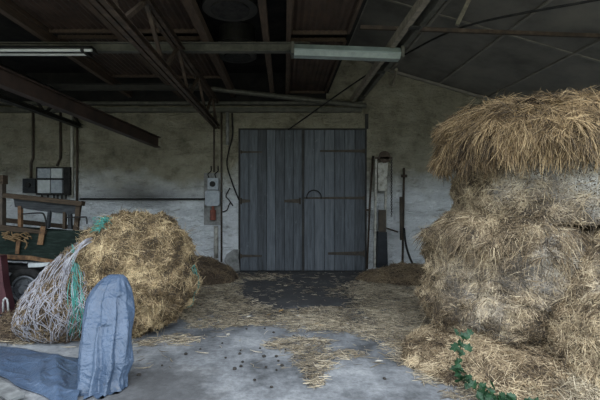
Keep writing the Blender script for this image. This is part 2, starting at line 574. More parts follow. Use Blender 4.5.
def tufted(V, Q, n, length, rad=0.0024, clumps=260, keep=None, flow=None, flow_w=0.0, spread=0.55, lift=(0.05, 0.12),
           droop=0.05, bleach_spots=(), bleach_base=0.0, tone_shift=0.0, s0=-0.5, tone_freq=3.0, bend=0.2):
    """straws lying over a surface in tufts, each tuft with its own lie and tone"""
    P, N = sample(V, Q, n, keep)
    S, SN = sample(V, Q, clumps, keep)
    rnd = RNG.normal(size=(clumps, 3))
    ct = unit(rnd - SN * (rnd * SN).sum(1)[:, None])
    idx = np.empty(n, int)
    for a in range(0, n, 4000):
        d = ((P[a:a + 4000, None, :] - S[None]) ** 2).sum(2)
        d += RNG.random(d.shape) * 0.004
        idx[a:a + 4000] = d.argmin(1)
    T = ct[idx] + RNG.normal(0, spread, (n, 3))
    if flow is not None:
        fl = unit(flow(P, N))
        T = T * (1 - flow_w) + fl * flow_w * 1.4
    T = T - N * (T * N).sum(1)[:, None]
    ctone = RNG.normal(0, 0.17, clumps)
    tone = 0.44 + tone_shift + ctone[idx] + 0.38 * nz(P, tone_freq, 5.0, 2) + 0.24 * nz(P, 11.0, 9.0, 2) + RNG.normal(0, 0.25, n)  # wide tone spread also paints in shadow for the clefts
    bl = np.full(n, bleach_base) + RNG.random(n) * 0.08
    for c, r, s in bleach_spots:
        dd = ((P - np.array(c)) ** 2).sum(1)
        bl += s * np.exp(-dd / (r * r)) * (0.55 + 0.9 * RNG.random(n)) * (0.7 + 0.9 * nz(P, 7, 3.0, 2))
    L = RNG.uniform(length[0], length[1], n)
    lf = np.abs(RNG.normal(lift[0], lift[1], n))
    return strands(P, N, T, L, rad * RNG.uniform(0.6, 1.5, n), tone, bl, lf, droop * RNG.random(n), s0=s0, bend=bend)


def hay_part(name, V, Q, mat, parent, smooth=True):
    return link(name, np_mesh(name, V, Q), mat, parent, smooth)


def straw_part(name, vqa, mat, parent):
    o = link(name, np_mesh(name, *vqa), mat, parent)
    o['kind'] = 'stuff'
    return o


def down_out(P, N, k=0.6):
    h = N.copy()
    h[:, 2] = 0
    g = np.zeros_like(P)
    g[:, 2] = -1
    return unit(h) * k + g


# ================================================================== the setting
WALL_Y = 8.4
bm = bmesh.new()
box(bm, (-7.4, -1.0, -0.15), (7.4, 8.7, 0.0))
tag(build('floor', bm, M['floor']), 'stained grey concrete barn floor', 'floor', kind='structure')
bm = bmesh.new()
box(bm, (-30, -40, -0.3), (30, -1.0, -0.02))
tag(build('ground', bm, M['outside']), 'grass and gravel yard outside the open barn front', 'ground', kind='structure')
bm = bmesh.new()
box(bm, (-7.4, WALL_Y, 0), (7.4, WALL_Y + 0.3, 5.3))
tag(build('wall_back', bm, M['wall']), 'rough whitewashed back wall around the barn doors', 'wall', kind='structure')
for nm, x in (('wall_left', -7.4), ('wall_right', 7.1)):
    bm = bmesh.new()
    box(bm, (x, 2.6, 0), (x + 0.3, WALL_Y, 5.3))
    tag(build(nm, bm, M['wall']), 'whitewashed side wall of the barn on the ' + nm[5:], 'wall', kind='structure')

# ceiling: near-black boards on the left, grey sloping sheets on the right
LOFT_X = 0.88
def roof_z(x): return 4.9 - 0.29 * x
bm = bmesh.new()
box(bm, (-7.4, 2.6, 4.15), (LOFT_X + 0.05, WALL_Y + 0.3, 4.25))
box(bm, (LOFT_X - 0.02, 2.6, 3.74), (LOFT_X + 0.05, WALL_Y, 4.9))
tag(build('ceiling', bm, M['black_board']), 'near-black boards over the left half of the barn', 'ceiling', kind='structure')
bm = bmesh.new()
v = []
for x in (LOFT_X - 0.1, 7.4):
    for dz in (0, 0.08):
        for y in (2.6, WALL_Y + 0.3):
            v.append(bm.verts.new((x, y, roof_z(x) + dz)))
for f in ((0, 1, 5, 4), (2, 3, 7, 6), (0, 1, 3, 2), (4, 5, 7, 6), (0, 4, 6, 2), (1, 5, 7, 3)):
    bm.faces.new([v[i] for i in f])
tag(build('ceiling_slope', bm, M['roof_grey']), 'grey sloping sheet roof over the right half of the barn', 'ceiling', kind='structure')
bm = bmesh.new()
for x in (1.25, 2.26, 3.26, 4.27, 5.28, 6.3):
    prism(bm, (x, 2.7, roof_z(x) - 0.008), (x, WALL_Y, roof_z(x) - 0.008), 0.05, 0.02)
for y in (3.1, 5.9):
    prism(bm, (LOFT_X + 0.1, y, roof_z(LOFT_X + 0.1) - 0.006), (7.1, y, roof_z(7.1) - 0.006), 0.04, 0.016)
tag(build('trim_1', bm, M['roof_strip']), 'pale cover strips between the grey roof sheets', 'trim', kind='structure')
bm = bmesh.new()
prism(bm, (2.15, WALL_Y - 0.03, roof_z(2.15) - 0.05), (7.1, WALL_Y - 0.03, roof_z(7.1) - 0.05), 0.05, 0.05)
tag(build('trim_2', bm, M['roof_strip']), 'pale strip where the grey roof meets the back wall', 'trim', kind='structure')
bm = bmesh.new()
box(bm, (-7.1, WALL_Y - 0.12, 3.33), (1.62, WALL_Y, 3.42))
box(bm, (-7.1, WALL_Y - 0.17, 3.47), (1.62, WALL_Y - 0.02, 3.53))
tag(build('trim_3', bm, M['olive_steel'], bevel=0.006), 'olive wall plate along the top of the back wall', 'trim', kind='structure')
# dark boarding that closes the loft above the wall plate
bm = bmesh.new()
box(bm, (-7.1, WALL_Y - 0.06, 3.56), (LOFT_X, WALL_Y, 4.15))
tag(build('wall_loft', bm, M['black_board']), 'dark boarding above the wall plate', 'wall', kind='structure')
# door frame
bm = bmesh.new()
X0, X1, ZT = W(240, 0, WALL_Y).x, W(365, 0, WALL_Y).x, 2.97
box(bm, (X0 - 0.03, WALL_Y - 0.03, 0), (X0, WALL_Y, ZT + 0.03))
box(bm, (X1, WALL_Y - 0.03, 0), (X1 + 0.03, WALL_Y, ZT + 0.03))
box(bm, (X1 + 0.0, WALL_Y - 0.05, ZT + 0.02), (X1 + 0.06, WALL_Y, 3.3))
box(bm, (X0, WALL_Y - 0.03, ZT), (X1, WALL_Y, ZT + 0.03))
box(bm, (X0, WALL_Y - 0.012, 0), (X1, WALL_Y, ZT))
tag(build('trim_4', bm, M['frame_dark']), 'dark timber frame around the barn doors', 'trim', kind='structure')

# doors
def door(name, x0, x1, nb, label, seed):
    r = random.Random(seed)
    t = thing(name, ((x0 + x1) / 2, WALL_Y - 0.06, 0), label, 'door')
    t['kind'] = 'structure'
    Vs, tones = [], []
    bmd = bmesh.new()
    lay = bmd.verts.layers.float.new('tone')
    w = (x1 - x0) / nb
    for i in range(nb):
        n0 = len(bmd.verts)
        a = x0 + i * w + 0.004
        b = x0 + (i + 1) * w - 0.004
        g = bmesh.ops.create_cube(bmd, size=1, matrix=Matrix.Translation(((a + b) / 2, WALL_Y - 0.045 + r.uniform(-.004, .004), (0.03 + ZT - 0.01) / 2)) @
                                  Matrix.Diagonal((b - a, 0.03, ZT - 0.04, 1)))
        tn = r.random()
        for vv in g['verts']:
            vv[lay] = tn
    build('door_boards', bmd, M['planks'], t, bevel=0.004)
    return t

XM = W(303, 0, WALL_Y).x
d1 = door('door_1', X0 + 0.01, XM - 0.02, 7, 'left leaf of blue grey boarded barn door', 3)
d2 = door('door_2', XM + 0.02, X1 - 0.01, 6, 'right leaf of blue grey boarded barn door with long strap hinges', 5)
YD = WALL_Y - 0.07
def strap(parent, xa, xb, y, h, name='strap_hinge'):
    bmh = bmesh.new()
    a, b = W(xa, y, YD), W(xb, y, YD)
    hh = h / 2
    vs = [(a.x, hh), (b.x, hh * 0.55), (b.x, -hh * 0.55), (a.x, -hh)]
    fr = [bmh.verts.new((x, YD - 0.004, a.z + q)) for x, q in vs]
    bk = [bmh.verts.new((x, YD + 0.012, a.z + q)) for x, q in vs]
    bmh.faces.new(fr); bmh.faces.new(bk[::-1])
    for i in range(4):
        bmh.faces.new((fr[i], bk[i], bk[(i + 1) % 4], fr[(i + 1) % 4]))
    for k in range(4):
        x = a.x + (b.x - a.x) * (0.12 + 0.25 * k)
        disc(bmh, (x, YD - 0.006, a.z), (0, 1, 0), 0.013, 0.012, 8)
    tube(bmh, [(a.x, YD - 0.01, a.z - hh * 1.5), (a.x, YD - 0.01, a.z + hh * 1.5)], 0.018, 8)
    return build(name, bmh, M['conduit_dark'], parent)
strap(d2, 364, 320, 151, 0.06)
strap(d2, 364, 328, 253.5, 0.09)
strap(d2, 364, 304, 198, 0.06, 'latch_bar')
strap(d1, 241, 250, 201, 0.09)
strap(d1, 241, 262, 256, 0.06)
strap(d1, 241, 262, 152, 0.045)
strap(d1, 300, 284, 201, 0.09, 'latch_bar')
bm = bmesh.new()
c = W(314, 195, YD - 0.015)
tube(bm, [(c.x + 0.15 * math.cos(a), c.y, c.z - 0.05 + 0.15 * math.sin(a)) for a in np.linspace(-0.2, PI + 0.2, 15)], 0.012, 6)
build('ring_handle', bm, M['black_iron'], d2)
bm = bmesh.new()
prism(bm, W(303, 272, YD - 0.006), W(303, 130, YD - 0.006), 0.05, 0.02, up=Vector((0, 1, 0)))
build('cover_strip', bm, M['frame_dark'], d1)

# ================================================================== roof steelwork
def lattice(name, X, y0, y1, zb, zt, label, mat, pitch=0.62, group=None):
    t = thing(name, (X, (y0 + y1) / 2, zb), label, 'roof truss', group)
    b1 = bmesh.new()
    for s in (-0.035, 0.035):
        prism(b1, (X + s, y0, zb), (X + s, y1, zb), 0, 0, section=csec(0.05, 0.075, 0.008))
    build('bottom_chord', b1, mat, t)
    b2 = bmesh.new()
    for s in (-0.035, 0.035):
        prism(b2, (X + s, y0, zt), (X + s, y1, zt), 0, 0, section=csec(0.05, 0.075, 0.008))
    build('top_chord', b2, mat, t)
    n = int((y1 - y0) / pitch)
    for i in range(n):
        a, b = y1 - i * pitch, y1 - (i + 1) * pitch
        za, zb_ = (zb, zt) if i % 2 == 0 else (zt, zb)
        b3 = bmesh.new()
        prism(b3, (X, a, za), (X, b, zb_), 0.04, 0.04)
        build('diagonal_brace', b3, mat, t)
    return t

lattice('lattice_truss', -1.40, 2.65, 8.395, 3.03, 3.52, 'rusty lattice truss running back to the wall left of the doors', M['rust_steel'])
lattice('lattice_truss', -4.28, 2.65, 8.39, 3.05, 3.52, 'dark lattice truss under the left roof, behind the sloping steel beam', M['dark_steel'])

# sloping I beam at the left
bm = bmesh.new()
p1, p0 = W(158, 142.5, 8.0), W(0, 77, 4.6)
pa = p0 + (p0 - p1) * 0.7
prism(bm, pa, p1, 0, 0, section=isec(0.12, 0.21, 0.016))
tag(build('steel_beam', bm, M['ibeam']), 'long dark red oxide steel I-beam hanging slantwise at upper left, its cut end free', 'beam')

# paired channel rafter right of the middle
t = thing('roof_rafter', (1.47, 5, 3.5), 'paired pale steel channels running back above the right fluorescent lamp', 'rafter')
for nm, dx, m in (('channel', -0.05, 'pale_steel'), ('channel', 0.10, 'olive_steel')):
    bm = bmesh.new()
    prism(bm, (1.47 + dx, 2.7, 3.52), (1.47 + dx, 8.38, 3.58), 0, 0, section=csec(0.06, 0.11, 0.01))
    build(nm, bm, M[m], t)
for y in (4.6, 6.2, 7.7):
    bm = bmesh.new()
    box(bm, (1.44, y - 0.04, 3.47), (1.56, y + 0.04, 3.485))
    build('tie_plate', bm, M['dark_steel'], t)

# cross beams
bm = bmesh.new()
prism(bm, (-7.05, 5.45, 3.575), (0.35, 5.45, 3.575), 0, 0, section=isec(0.10, 0.12, 0.012))
tag(build('cross_beam', bm, M['olive_steel']), 'olive steel beam crossing the ceiling beside the fluorescent lamps', 'beam')
bm = bmesh.new()
prism(bm, (-7.05, 7.45, 3.6), (-1.5, 7.45, 3.6), 0, 0, section=isec(0.09, 0.11, 0.012))
tag(build('cross_beam', bm, M['dark_steel']), 'dark steel beam crossing the left ceiling close to the back wall', 'beam')
bm = bmesh.new()
prism(bm, (0.95, 5.0, 3.66), (4.5, 5.0, 3.53), 0.04, 0.045)
tag(build('tie_beam', bm, M['rust_steel']), 'thin dark tie beam under the grey sloping roof above the hay stack', 'beam')
bm = bmesh.new()
tube(bm, [W(201, 87.5, 7.7), W(366, 106, 8.25)], 0.05, 10)
tag(build('roof_pole', bm, M['olive_steel']), 'rough pole lying across the truss ends above the doors', 'pole')

# joists and brown sheets of the left ceiling
for i, (X, w, lab) in enumerate(((-1.05, 0.10, 'brown ceiling joist left of the dark round ducts'), (-0.24, 0.08, 'dark ceiling joist right of the round ducts'),
                   (0.06, 0.06, 'ceiling joist on the left edge of the corrugated panel'), (-2.15, 0.08, 'ceiling joist left of the rusty lattice truss'),
                   (-3.2, 0.08, 'ceiling joist above the left fluorescent lamp'))):
    bm = bmesh.new()
    prism(bm, (X, 2.7, 3.70), (X, 8.33, 3.70), w, 0.13)
    tag(build('ceiling_joist', bm, M['joist']), lab, 'joist')

def corr(name, x0, x1, y0, y1, z, label):
    t = thing(name, ((x0 + x1) / 2, (y0 + y1) / 2, z), label, 'ceiling panel')
    n = int((x1 - x0) / 0.02)
    bmc = bmesh.new()
    rows = []
    for y in (y0, y1):
        rows.append([bmc.verts.new((x0 + (x1 - x0) * i / n, y, z + 0.010 * math.sin(i * PI / 2))) for i in range(n + 1)])
        rows.append([bmc.verts.new((x0 + (x1 - x0) * i / n, y, z + 0.012 + 0.010 * math.sin(i * PI / 2))) for i in range(n + 1)])
    for i in range(n):
        bmc.faces.new((rows[0][i], rows[0][i + 1], rows[2][i + 1], rows[2][i]))
        bmc.faces.new((rows[1][i], rows[3][i], rows[3][i + 1], rows[1][i + 1]))
    build('corrugated_sheet', bmc, M['brown_sheet'], t)
    bmc = bmesh.new()
    for (a, b) in (((x0, y0), (x1, y0)), ((x1, y0), (x1, y1)), ((x1, y1), (x0, y1)), ((x0, y1), (x0, y0))):
        prism(bmc, (*a, z - 0.02), (*b, z - 0.02), 0.035, 0.05)
    build('panel_frame', bmc, M['joist'], t)
corr('ceiling_panel', 0.10, 0.86, 3.2, 5.35, 3.76, 'framed brown corrugated panel in front of the olive beam, right of the ducts')
corr('ceiling_panel', 0.10, 0.86, 5.6, 8.3, 3.76, 'framed brown corrugated panel behind the right lamp, over the doors')
corr('ceiling_panel', -2.1, -1.12, 3.2, 5.35, 3.78, 'brown corrugated panel right above the rusty lattice truss')
corr('ceiling_panel', -2.1, -1.12, 5.6, 7.35, 3.78, 'dark corrugated panel behind the olive beam over the lattice truss')
corr('ceiling_panel', -3.15, -2.2, 4.3, 5.35, 3.78, 'brown corrugated panel near the end of the left lamp')
corr('ceiling_panel', -3.15, -2.2, 5.6, 7.35, 3.80, 'dark corrugated panel behind the end of the left lamp')

for (x, Y, r, lab) in ((243, 4.66, 0.30, 'dark round metal duct in the ceiling at the top edge of the photo'), (247, 6.2, 0.28, 'dark round metal duct in the ceiling behind the olive beam')):
    X = (x - CX) * Y / F
    t = thing('ceiling_duct', (X - 0.15, Y, 3.72), lab, 'duct')
    bm = bmesh.new()
    n = 32
    for z0, z1, rr in ((3.74, 4.14, r), (3.72, 3.76, r + 0.02), (3.90, 3.93, r + 0.015)):
        tube(bm, [(X - 0.15 + 0.0, Y, z0), (X - 0.15, Y, z1)], rr, n)
    build('duct_drum', bm, M['dark_steel'], t, smooth=False)
    bm = bmesh.new()
    tube(bm, [(X - 0.15, Y, 3.70), (X - 0.15, Y, 3.725)], r * 0.75, n)
    build('duct_cover', bm, M['black_iron'], t)

# fluorescent lamps
def lamp(name, a, b, label):
    a, b = Vector(a), Vector(b)
    t = thing(name, (a + b) / 2, label, 'lamp')
    bml = bmesh.new()
    prism(bml, a, b, 0, 0, section=[(-0.11, -0.03), (-0.10, -0.045), (0.10, -0.045), (0.11, -0.03), (0.05, 0.05), (-0.05, 0.05)])
    build('lamp_housing', bml, M['lamp_body'], t)
    d = (b - a).normalized()
    bml = bmesh.new()
    o = Vector((0, 0, -0.07))
    prism(bml, a + d * 0.04 + o, b - d * 0.04 + o, 0, 0, section=[(-0.06, -0.03), (0.06, -0.03), (0.095, 0.025), (-0.095, 0.025)])
    build('lamp_cover', bml, M['lamp_cover'], t, bevel=0.004)
    for e in (a + d * 0.02, b - d * 0.02):
        bml = bmesh.new()
        box(bml, (e.x - 0.02, e.y - 0.115, e.z - 0.09), (e.x + 0.02, e.y + 0.115, e.z + 0.055))
        build('end_cap', bml, M['olive_steel'], t)
    return t
lamp('fluorescent_lamp', W(291, 49, 5.3), W(402, 53, 5.3), 'pale grey green fluorescent lamp trough hanging right of the middle, over the doors')
ll = thing('fluorescent_lamp', (-3.5, 5.3, 3.45), 'dark twin tube fluorescent lamp at upper left edge', 'lamp')
bm = bmesh.new()
prism(bm, (-5.2, 5.3, 3.50), (-2.52, 5.3, 3.49), 0, 0, section=[(-0.14, -0.02), (0.14, -0.02), (0.06, 0.03), (-0.06, 0.03)])
build('lamp_housing', bm, M['dark_steel'], ll)
for s, x1, z in ((0.10, -2.62, 3.465), (-0.09, -2.50, 3.45)):
    bm = bmesh.new()
    tube(bm, [(-5.2, 5.3 + s, z), (x1, 5.3 + s, z)], 0.019, 10)
    build('fluorescent_tube', bm, M['tube'], ll)
for x in (-3.9, -2.62):
    bm = bmesh.new()
    box(bm, (x - 0.02, 5.18, 3.43), (x + 0.02, 5.42, 3.495))
    build('tube_holder', bm, M['black_iron'], ll)

# slack cable from the roof to the door head
bm = bmesh.new()
cab = [W(640, -9, 3.8), W(596, 0, 4.1), (W(466, 26, 5.0)), W(404, 55, 6.0), W(362, 78, 7.1), W(288, 130, 8.36)]
tube(bm, smooth_path(cab, 6), 0.014, 6)
tag(build('slack_cable', bm, M['black_iron'], smooth=True), 'black cable slung from the upper right roof down to the door head', 'cable')
# hanging strut and insulator near the right roof
bm = bmesh.new()
prism(bm, W(472, -6, 5.2), W(457, 25, 5.25), 0.05, 0.05)
tag(build('roof_strut', bm, M['pale_steel']), 'short pale strut hanging from the roof above the hay stack', 'strut')
bm = bmesh.new()
prism(bm, W(397, 71, 8.2), W(392, 86, 8.3), 0.04, 0.04)
disc(bm, W(396, 70, 8.15), (0, 1, 0), 0.035, 0.06, 10)
tag(build('wall_bracket', bm, M['pale_steel']), 'small pale bracket where the roof edge starts, above right of doors', 'bracket')

# ================================================================== wall fittings
YW = WALL_Y
def pipe(name, pts, r, mat, label, cat='pipe', parent=None, n=8):
    bmp = bmesh.new()
    tube(bmp, pts, r, n)
    o = build(name, bmp, M[mat], parent, smooth=True)
    if parent is None:
        tag(o, label, cat)
    return o

YP = YW - 0.03
fb = thing('fuse_box', W(52, 194, YP), 'black framed fuse board with four grey covers on the wall above the cart', 'fuse box')
bm = bmesh.new()
slab(bm, [(36, 167), (70, 167), (70, 195), (36, 195)], YW - 0.12, 0.12)
fbf = build('box_frame', bm, M['black_iron'], fb, bevel=0.006)
for (x0, y0, x1, y1, m) in ((37.5, 168.5, 50, 178, 'grey_box'), (51, 168.5, 62, 178, 'grey_box_pale'), (37.5, 180, 50, 193, 'grey_box_pale'), (51, 180, 62, 193, 'grey_box')):
    bm = bmesh.new()
    slab(bm, [(x0, y0), (x1, y0), (x1, y1), (x0, y1)], YW - 0.17, 0.05)
    build('box_cover', bm, M[m], fbf, bevel=0.012)
for x in (42, 48, 54, 58, 62, 66):
    bm = bmesh.new()
    tube(bm, [W(x, 194.5, YW - 0.08), W(x, 199, YW - 0.08)], 0.02, 8)
    build('cable_gland', bm, M['black_iron'], fb)
sb = thing('switch_box', W(30, 193, YP), 'small dark switch box with a knob left of the fuse board', 'switch box')
bm = bmesh.new()
slab(bm, [(22.5, 178.5), (35, 178.5), (35, 193), (22.5, 193)], YW - 0.12, 0.12)
sbb = build('box_body', bm, M['grey_wood'], sb, bevel=0.01)
bm = bmesh.new()
disc(bm, W(28, 185, YW - 0.13), (0, 1, 0), 0.055, 0.05, 14)
build('knob', bm, M['black_iron'], sbb)
pipe('conduit_pipe', [W(33, 112, YP), W(33, 158, YP), W(31, 163, YP), W(31, 178, YP)], 0.026, 'conduit_dark', 'dark pipe on the wall running down to the small switch box')
pipe('conduit_pipe', [W(60.5, 112, YP), W(60.5, 158, YP), W(57, 166, YP)], 0.026, 'conduit_dark', 'dark pipe on the wall running down into the top of fuse board')
pipe('conduit_pipe', [W(72, 112, YP), W(72, 198, YP)], 0.032, 'conduit_pale', 'pale vertical pipe just right of the fuse board')
pipe('conduit_pipe', [W(77, 112, YW - 0.024), W(77, 220, YW - 0.024)], 0.026, 'conduit_dark', 'dark vertical pipe right beside the pale one near fuse board')
pipe('conduit_pipe', [W(80, 199, YW - 0.06), W(205, 199, YW - 0.06)], 0.018, 'black_iron', 'long thin level pipe along the sooty wall')
# small sockets left of the door
bm = bmesh.new()
slab(bm, [(204, 173), (222, 173), (222, 225), (204, 225)], YW - 0.02, 0.02)
sk = thing('socket_set', W(213, 225, YP), 'grey switch and junction box with hanging plug on a backing board', 'switch')
build('backing_board', bm, M['old_board'], sk)
bm = bmesh.new()
slab(bm, [(207.5, 178), (218, 178), (218, 189.5), (207.5, 189.5)], YW - 0.12, 0.1)
o = build('switch_housing', bm, M['grey_box'], sk, bevel=0.012)
bm = bmesh.new()
disc(bm, W(212.5, 184, YW - 0.13), (0, 1, 0), 0.06, 0.03, 16)
build('rotary_knob', bm, M['black_iron'], o)
bm = bmesh.new()
slab(bm, [(205, 192), (207, 190.5), (217, 190.5), (219.5, 192), (219.5, 204), (217, 206), (207, 206), (205, 204)], YW - 0.15, 0.13)
jb = build('junction_box', bm, M['grey_box'], sk, bevel=0.01)
bm = bmesh.new()
tube(bm, [W(213, 206, YW - 0.09), W(213, 210, YW - 0.09)], 0.03, 8)
tube(bm, [W(213, 210, YW - 0.09), W(213, 220, YW - 0.09)], 0.06, 10)
build('plug', bm, M['rust_red'], jb)['label'] = 'red brown plug'
for x in (209, 216):
    bm = bmesh.new()
    tube(bm, smooth_path([W(x, 178, YP), W(x - 1, 174, YP), W(x + 2, 171, YP), W(x + 2, 166, YP)], 4), 0.012, 6)
    build('cable_tail', bm, M['black_iron'], sk)
pipe('conduit_pipe', [W(216, 226, YP), W(216, 258, YP)], 0.045, 'board_white', 'flaking white duct below the switches')
pipe('conduit_pipe', [W(214, 112, YP), W(214, 172, YP)], 0.016, 'conduit_dark', 'thin dark pipe from the truss end to the switches')
pipe('conduit_pipe', [W(221.5, 112, YW - 0.016), W(221.5, 262, YW - 0.016)], 0.02, 'conduit_dark', 'thin rusty pipe running down right beside the switches')
pipe('wall_post', [W(227.5, 112, YW - 0.04), W(227.5, 145, YW - 0.04)], 0.035, 'old_board', 'pale stub of post under the wall plate left of the door', 'post')
bm = bmesh.new()
tube(bm, smooth_path([W(232, 113, YP), W(232.5, 135, YP), W(229, 150, YP), W(227, 165, YP), W(233, 185, YP), W(239, 200, YP)], 5), 0.016, 6)
tag(build('hanging_cable', bm, M['black_iron'], smooth=True), 'black cable hanging down the wall beside the left door edge', 'cable')
bm = bmesh.new()
tube(bm, smooth_path([W(222, 212, YP), W(227, 210, YP), W(230, 203, YP), W(233, 206, YP), W(229, 200, YP), W(226, 196, YP), W(230, 188, YP)], 5), 0.012, 6)
tag(build('cable_loop', bm, M['black_iron'], smooth=True), 'small loop of black cable between switches and door', 'cable')
bm = bmesh.new()
slab(bm, [(224, 262), (226, 255), (233, 250), (239, 250), (238, 258), (240, 272), (232, 272)], YW - 0.16, 0.05)
bmesh.ops.rotate(bm, verts=bm.verts, cent=W(232, 272, YW - 0.1), matrix=Matrix.Rotation(-0.15, 3, 'X'))
tag(build('plaster_slab', bm, M['old_board'], bevel=0.008), 'broken pale plaster slab leaning at the foot of left door', 'slab')

# hoist and tools right of the doors
YH = YW - 0.18
h = thing('pulley_hoist', W(383, 266, YH), 'rusty upright pulley frame with white board right of the doors', 'hoist')
bm = bmesh.new()
slab(bm, [(378, 163), (388, 162), (387, 191), (378, 191)], YH, 0.03)
build('board', bm, M['board_white'], h, bevel=0.004)
for x0, x1, m in ((376, 374.5, 'board_white'), (386.5, 384, 'board_white')):
    bm = bmesh.new()
    prism(bm, W(x0, 158, YH + 0.03), W(x1, 267, YH + 0.03), 0.04, 0.05)
    build('rail', bm, M[m], h)
bm = bmesh.new()
slab(bm, [(378, 232), (387, 232), (388, 268), (377, 268)], YH - 0.06, 0.14)
build('base_box', bm, M['navy_iron'], h, bevel=0.01)
bm = bmesh.new()
slab(bm, [(379, 210), (386, 210), (386, 232), (379, 232)], YH - 0.02, 0.06)
build('slider', bm, M['conduit_dark'], h, bevel=0.006)
bm = bmesh.new()
c = W(384.5, 157, YH)
disc(bm, c, (0, 1, 0), 0.10, 0.05, 18)
disc(bm, c, (0, 1, 0), 0.125, 0.015, 18)
prism(bm, W(375, 158, YH), W(392, 158, YH), 0.05, 0.04)
build('pulley_wheel', bm, M['rust_steel'], h)
bm = bmesh.new()
z = W(0, 158, YH).z
xk = W(391.5, 0, YH).x
for k in range(34):
    zz = z - k * 0.036
    R = Matrix.Rotation(0 if k % 2 else PI / 2, 3, 'Z')
    pts = [Vector((xk, YH, zz)) + R @ Vector((0.014 * math.cos(a), 0, 0.023 * math.sin(a))) for a in np.linspace(0, 2 * PI, 9)]
    tube(bm, pts, 0.006, 4, cap=False)
build('chain', bm, M['black_iron'], h)
bm = bmesh.new()
tube(bm, smooth_path([W(386, 228, YH - 0.02), W(392, 230, YH - 0.03), W(398, 232, YH - 0.03)], 4), 0.018, 6)
build('lever', bm, M['rust_steel'], h)
t = thing('leaning_pole', W(367, 268, YH - 0.1), 'thin dark iron pole leaning on the wall left of the pulley frame', 'pole')
pipe('shaft', [W(367, 269, YH - 0.1), W(370, 200, YH), W(373, 156, YW - 0.03)], 0.02, 'rust_steel', None, parent=t)
bm = bmesh.new()
box(bm, W(368, 210, YH) - Vector((0.05, 0.03, 0.02)), W(368, 210, YH) + Vector((0.05, 0.03, 0.02)))
build('clamp', bm, M['rust_steel'], t)
t = thing('iron_bar', W(403, 266, YH), 'rusty upright iron bar with dark sleeve near the hay stack', 'bar')
pipe('shaft', [W(402.5, 267, YH), W(404, 168, YW - 0.06)], 0.024, 'rust_steel', None, parent=t)
pipe('sleeve', [W(401.5, 240, YH - 0.03), W(401, 197, YH + 0.02)], 0.035, 'conduit_dark', None, parent=t)
bm = bmesh.new()
disc(bm, W(404, 176, YW - 0.1), (1, 0, 0), 0.03, 0.12, 10)
build('bracket', bm, M['rust_steel'], t)
bm = bmesh.new()
tube(bm, smooth_path([W(404, 228, YH - 0.05), W(406, 245, YH - 0.08), W(410, 258, YH - 0.15), W(416, 271, YH - 0.3)], 5), 0.022, 8)
tag(build('rubber_hose', bm, M['rubber'], smooth=True), 'black hose curving from the iron bar to the floor', 'hose')

# ================================================================== farm cart at the left
YC = 5.5
ct = thing('farm_cart', W(20, 309, YC), 'dark green wooden farm cart with rusty straps behind the netted bale', 'cart')
def cpart(name, pix, th, mat, Y=YC, bevel=0.006):
    b = bmesh.new()
    slab(b, pix, Y, th)
    return build(name, b, M[mat], ct, bevel=bevel)
def cut(a): return a
LX = -70
pan = cpart('side_panel', [(LX, 229), (-2, 230), (45, 231), (90, 230), (90, 266), (45, 261), (LX, 254)], 0.04, 'green_wood')
cpart('top_plank', [(LX, 221), (0, 225), (46, 231), (46, 234), (0, 231), (LX, 229)], 0.06, 'old_wood', YC - 0.02)
cpart('bottom_rail', [(LX, 251), (30, 256), (66, 262.5), (66, 265.5), (30, 260), (LX, 256)], 0.07, 'rust', YC - 0.03)
cpart('seat_board', [(13, 197.5), (80, 206), (76, 214), (62, 213.5), (40, 211), (15, 207)], 0.05, 'grey_wood', YC + 0.05)
cpart('top_rail', [(3, 193), (82, 201.5), (81, 206), (2, 197.5)], 0.10, 'old_wood', YC)
for (xa, ya, xb, yb, w, m) in ((20.5, 206, 20.5, 236, 0.045, 'rust'), (50, 210, 48, 228, 0.035, 'grey_wood'), (65, 212, 64.5, 229, 0.035, 'old_wood'),
                               (70, 213, 70.5, 229, 0.045, 'grey_wood'), (79, 204, 76, 231, 0.06, 'old_wood')):
    b = bmesh.new()
    prism(b, W(xa, ya, YC + 0.06), W(xb, yb, YC + 0.06), 0.05, w, up=Vector((1, 0, 0)))
    build('post', b, M[m], ct, bevel=0.004)
cpart('corner_post', [(-12, 178), (2.2, 178), (2.2, 226), (-12, 226)], 0.08, 'conduit_dark', YC + 0.02)
cpart('post_cap', [(-13, 175), (3, 175), (3, 184), (-13, 184)], 0.10, 'old_wood', YC + 0.01)
cpart('far_side_board', [(LX, 214), (0, 217.5), (78, 226), (78, 230), (0, 222), (LX, 219)], 0.04, 'old_wood', YC + 0.75)
cpart('far_side_panel', [(LX, 224), (0, 225), (78, 231), (78, 252), (LX, 247)], 0.04, 'green_wood', YC + 0.77)
for pts in ([(22, 214), (40, 213), (44, 215), (46, 222), (46, 229)], [(66, 217.5), (84, 217), (86.5, 218), (87, 224)]):
    b = bmesh.new()
    tube(b, smooth_path([W(x, y, YC - 0.03) for x, y in pts], 4), 0.011, 6)
    build('wire_handle', b, M['black_iron'], ct, smooth=True)
for pix in ([(40.5, 226), (45.5, 226.5), (42.5, 245), (37, 244.5)], [(16.5, 238), (20.5, 238), (18.5, 254), (15, 254)]):
    cpart('rusty_strap', pix, 0.015, 'rust', YC - 0.04, bevel=0.002)
b = bmesh.new()
rr = random.Random(4)
for k in range(26):
    x, y = rr.uniform(4, 27), rr.uniform(233, 240)
    pts = [W(x, y, YC - 0.05), W(x + rr.uniform(-5, 5), y + rr.uniform(-3, 3), YC - 0.09), W(x + rr.uniform(-8, 8), y + rr.uniform(-2, 5), YC - 0.05)]
    tube(b, smooth_path(pts, 4), 0.008, 4)
tube(b, smooth_path([W(24, 239, YC - 0.06), W(27, 244, YC - 0.07), W(25, 249, YC - 0.06)], 4), 0.01, 5)
build('twine_tangle', b, M['twine'], ct, smooth=True)
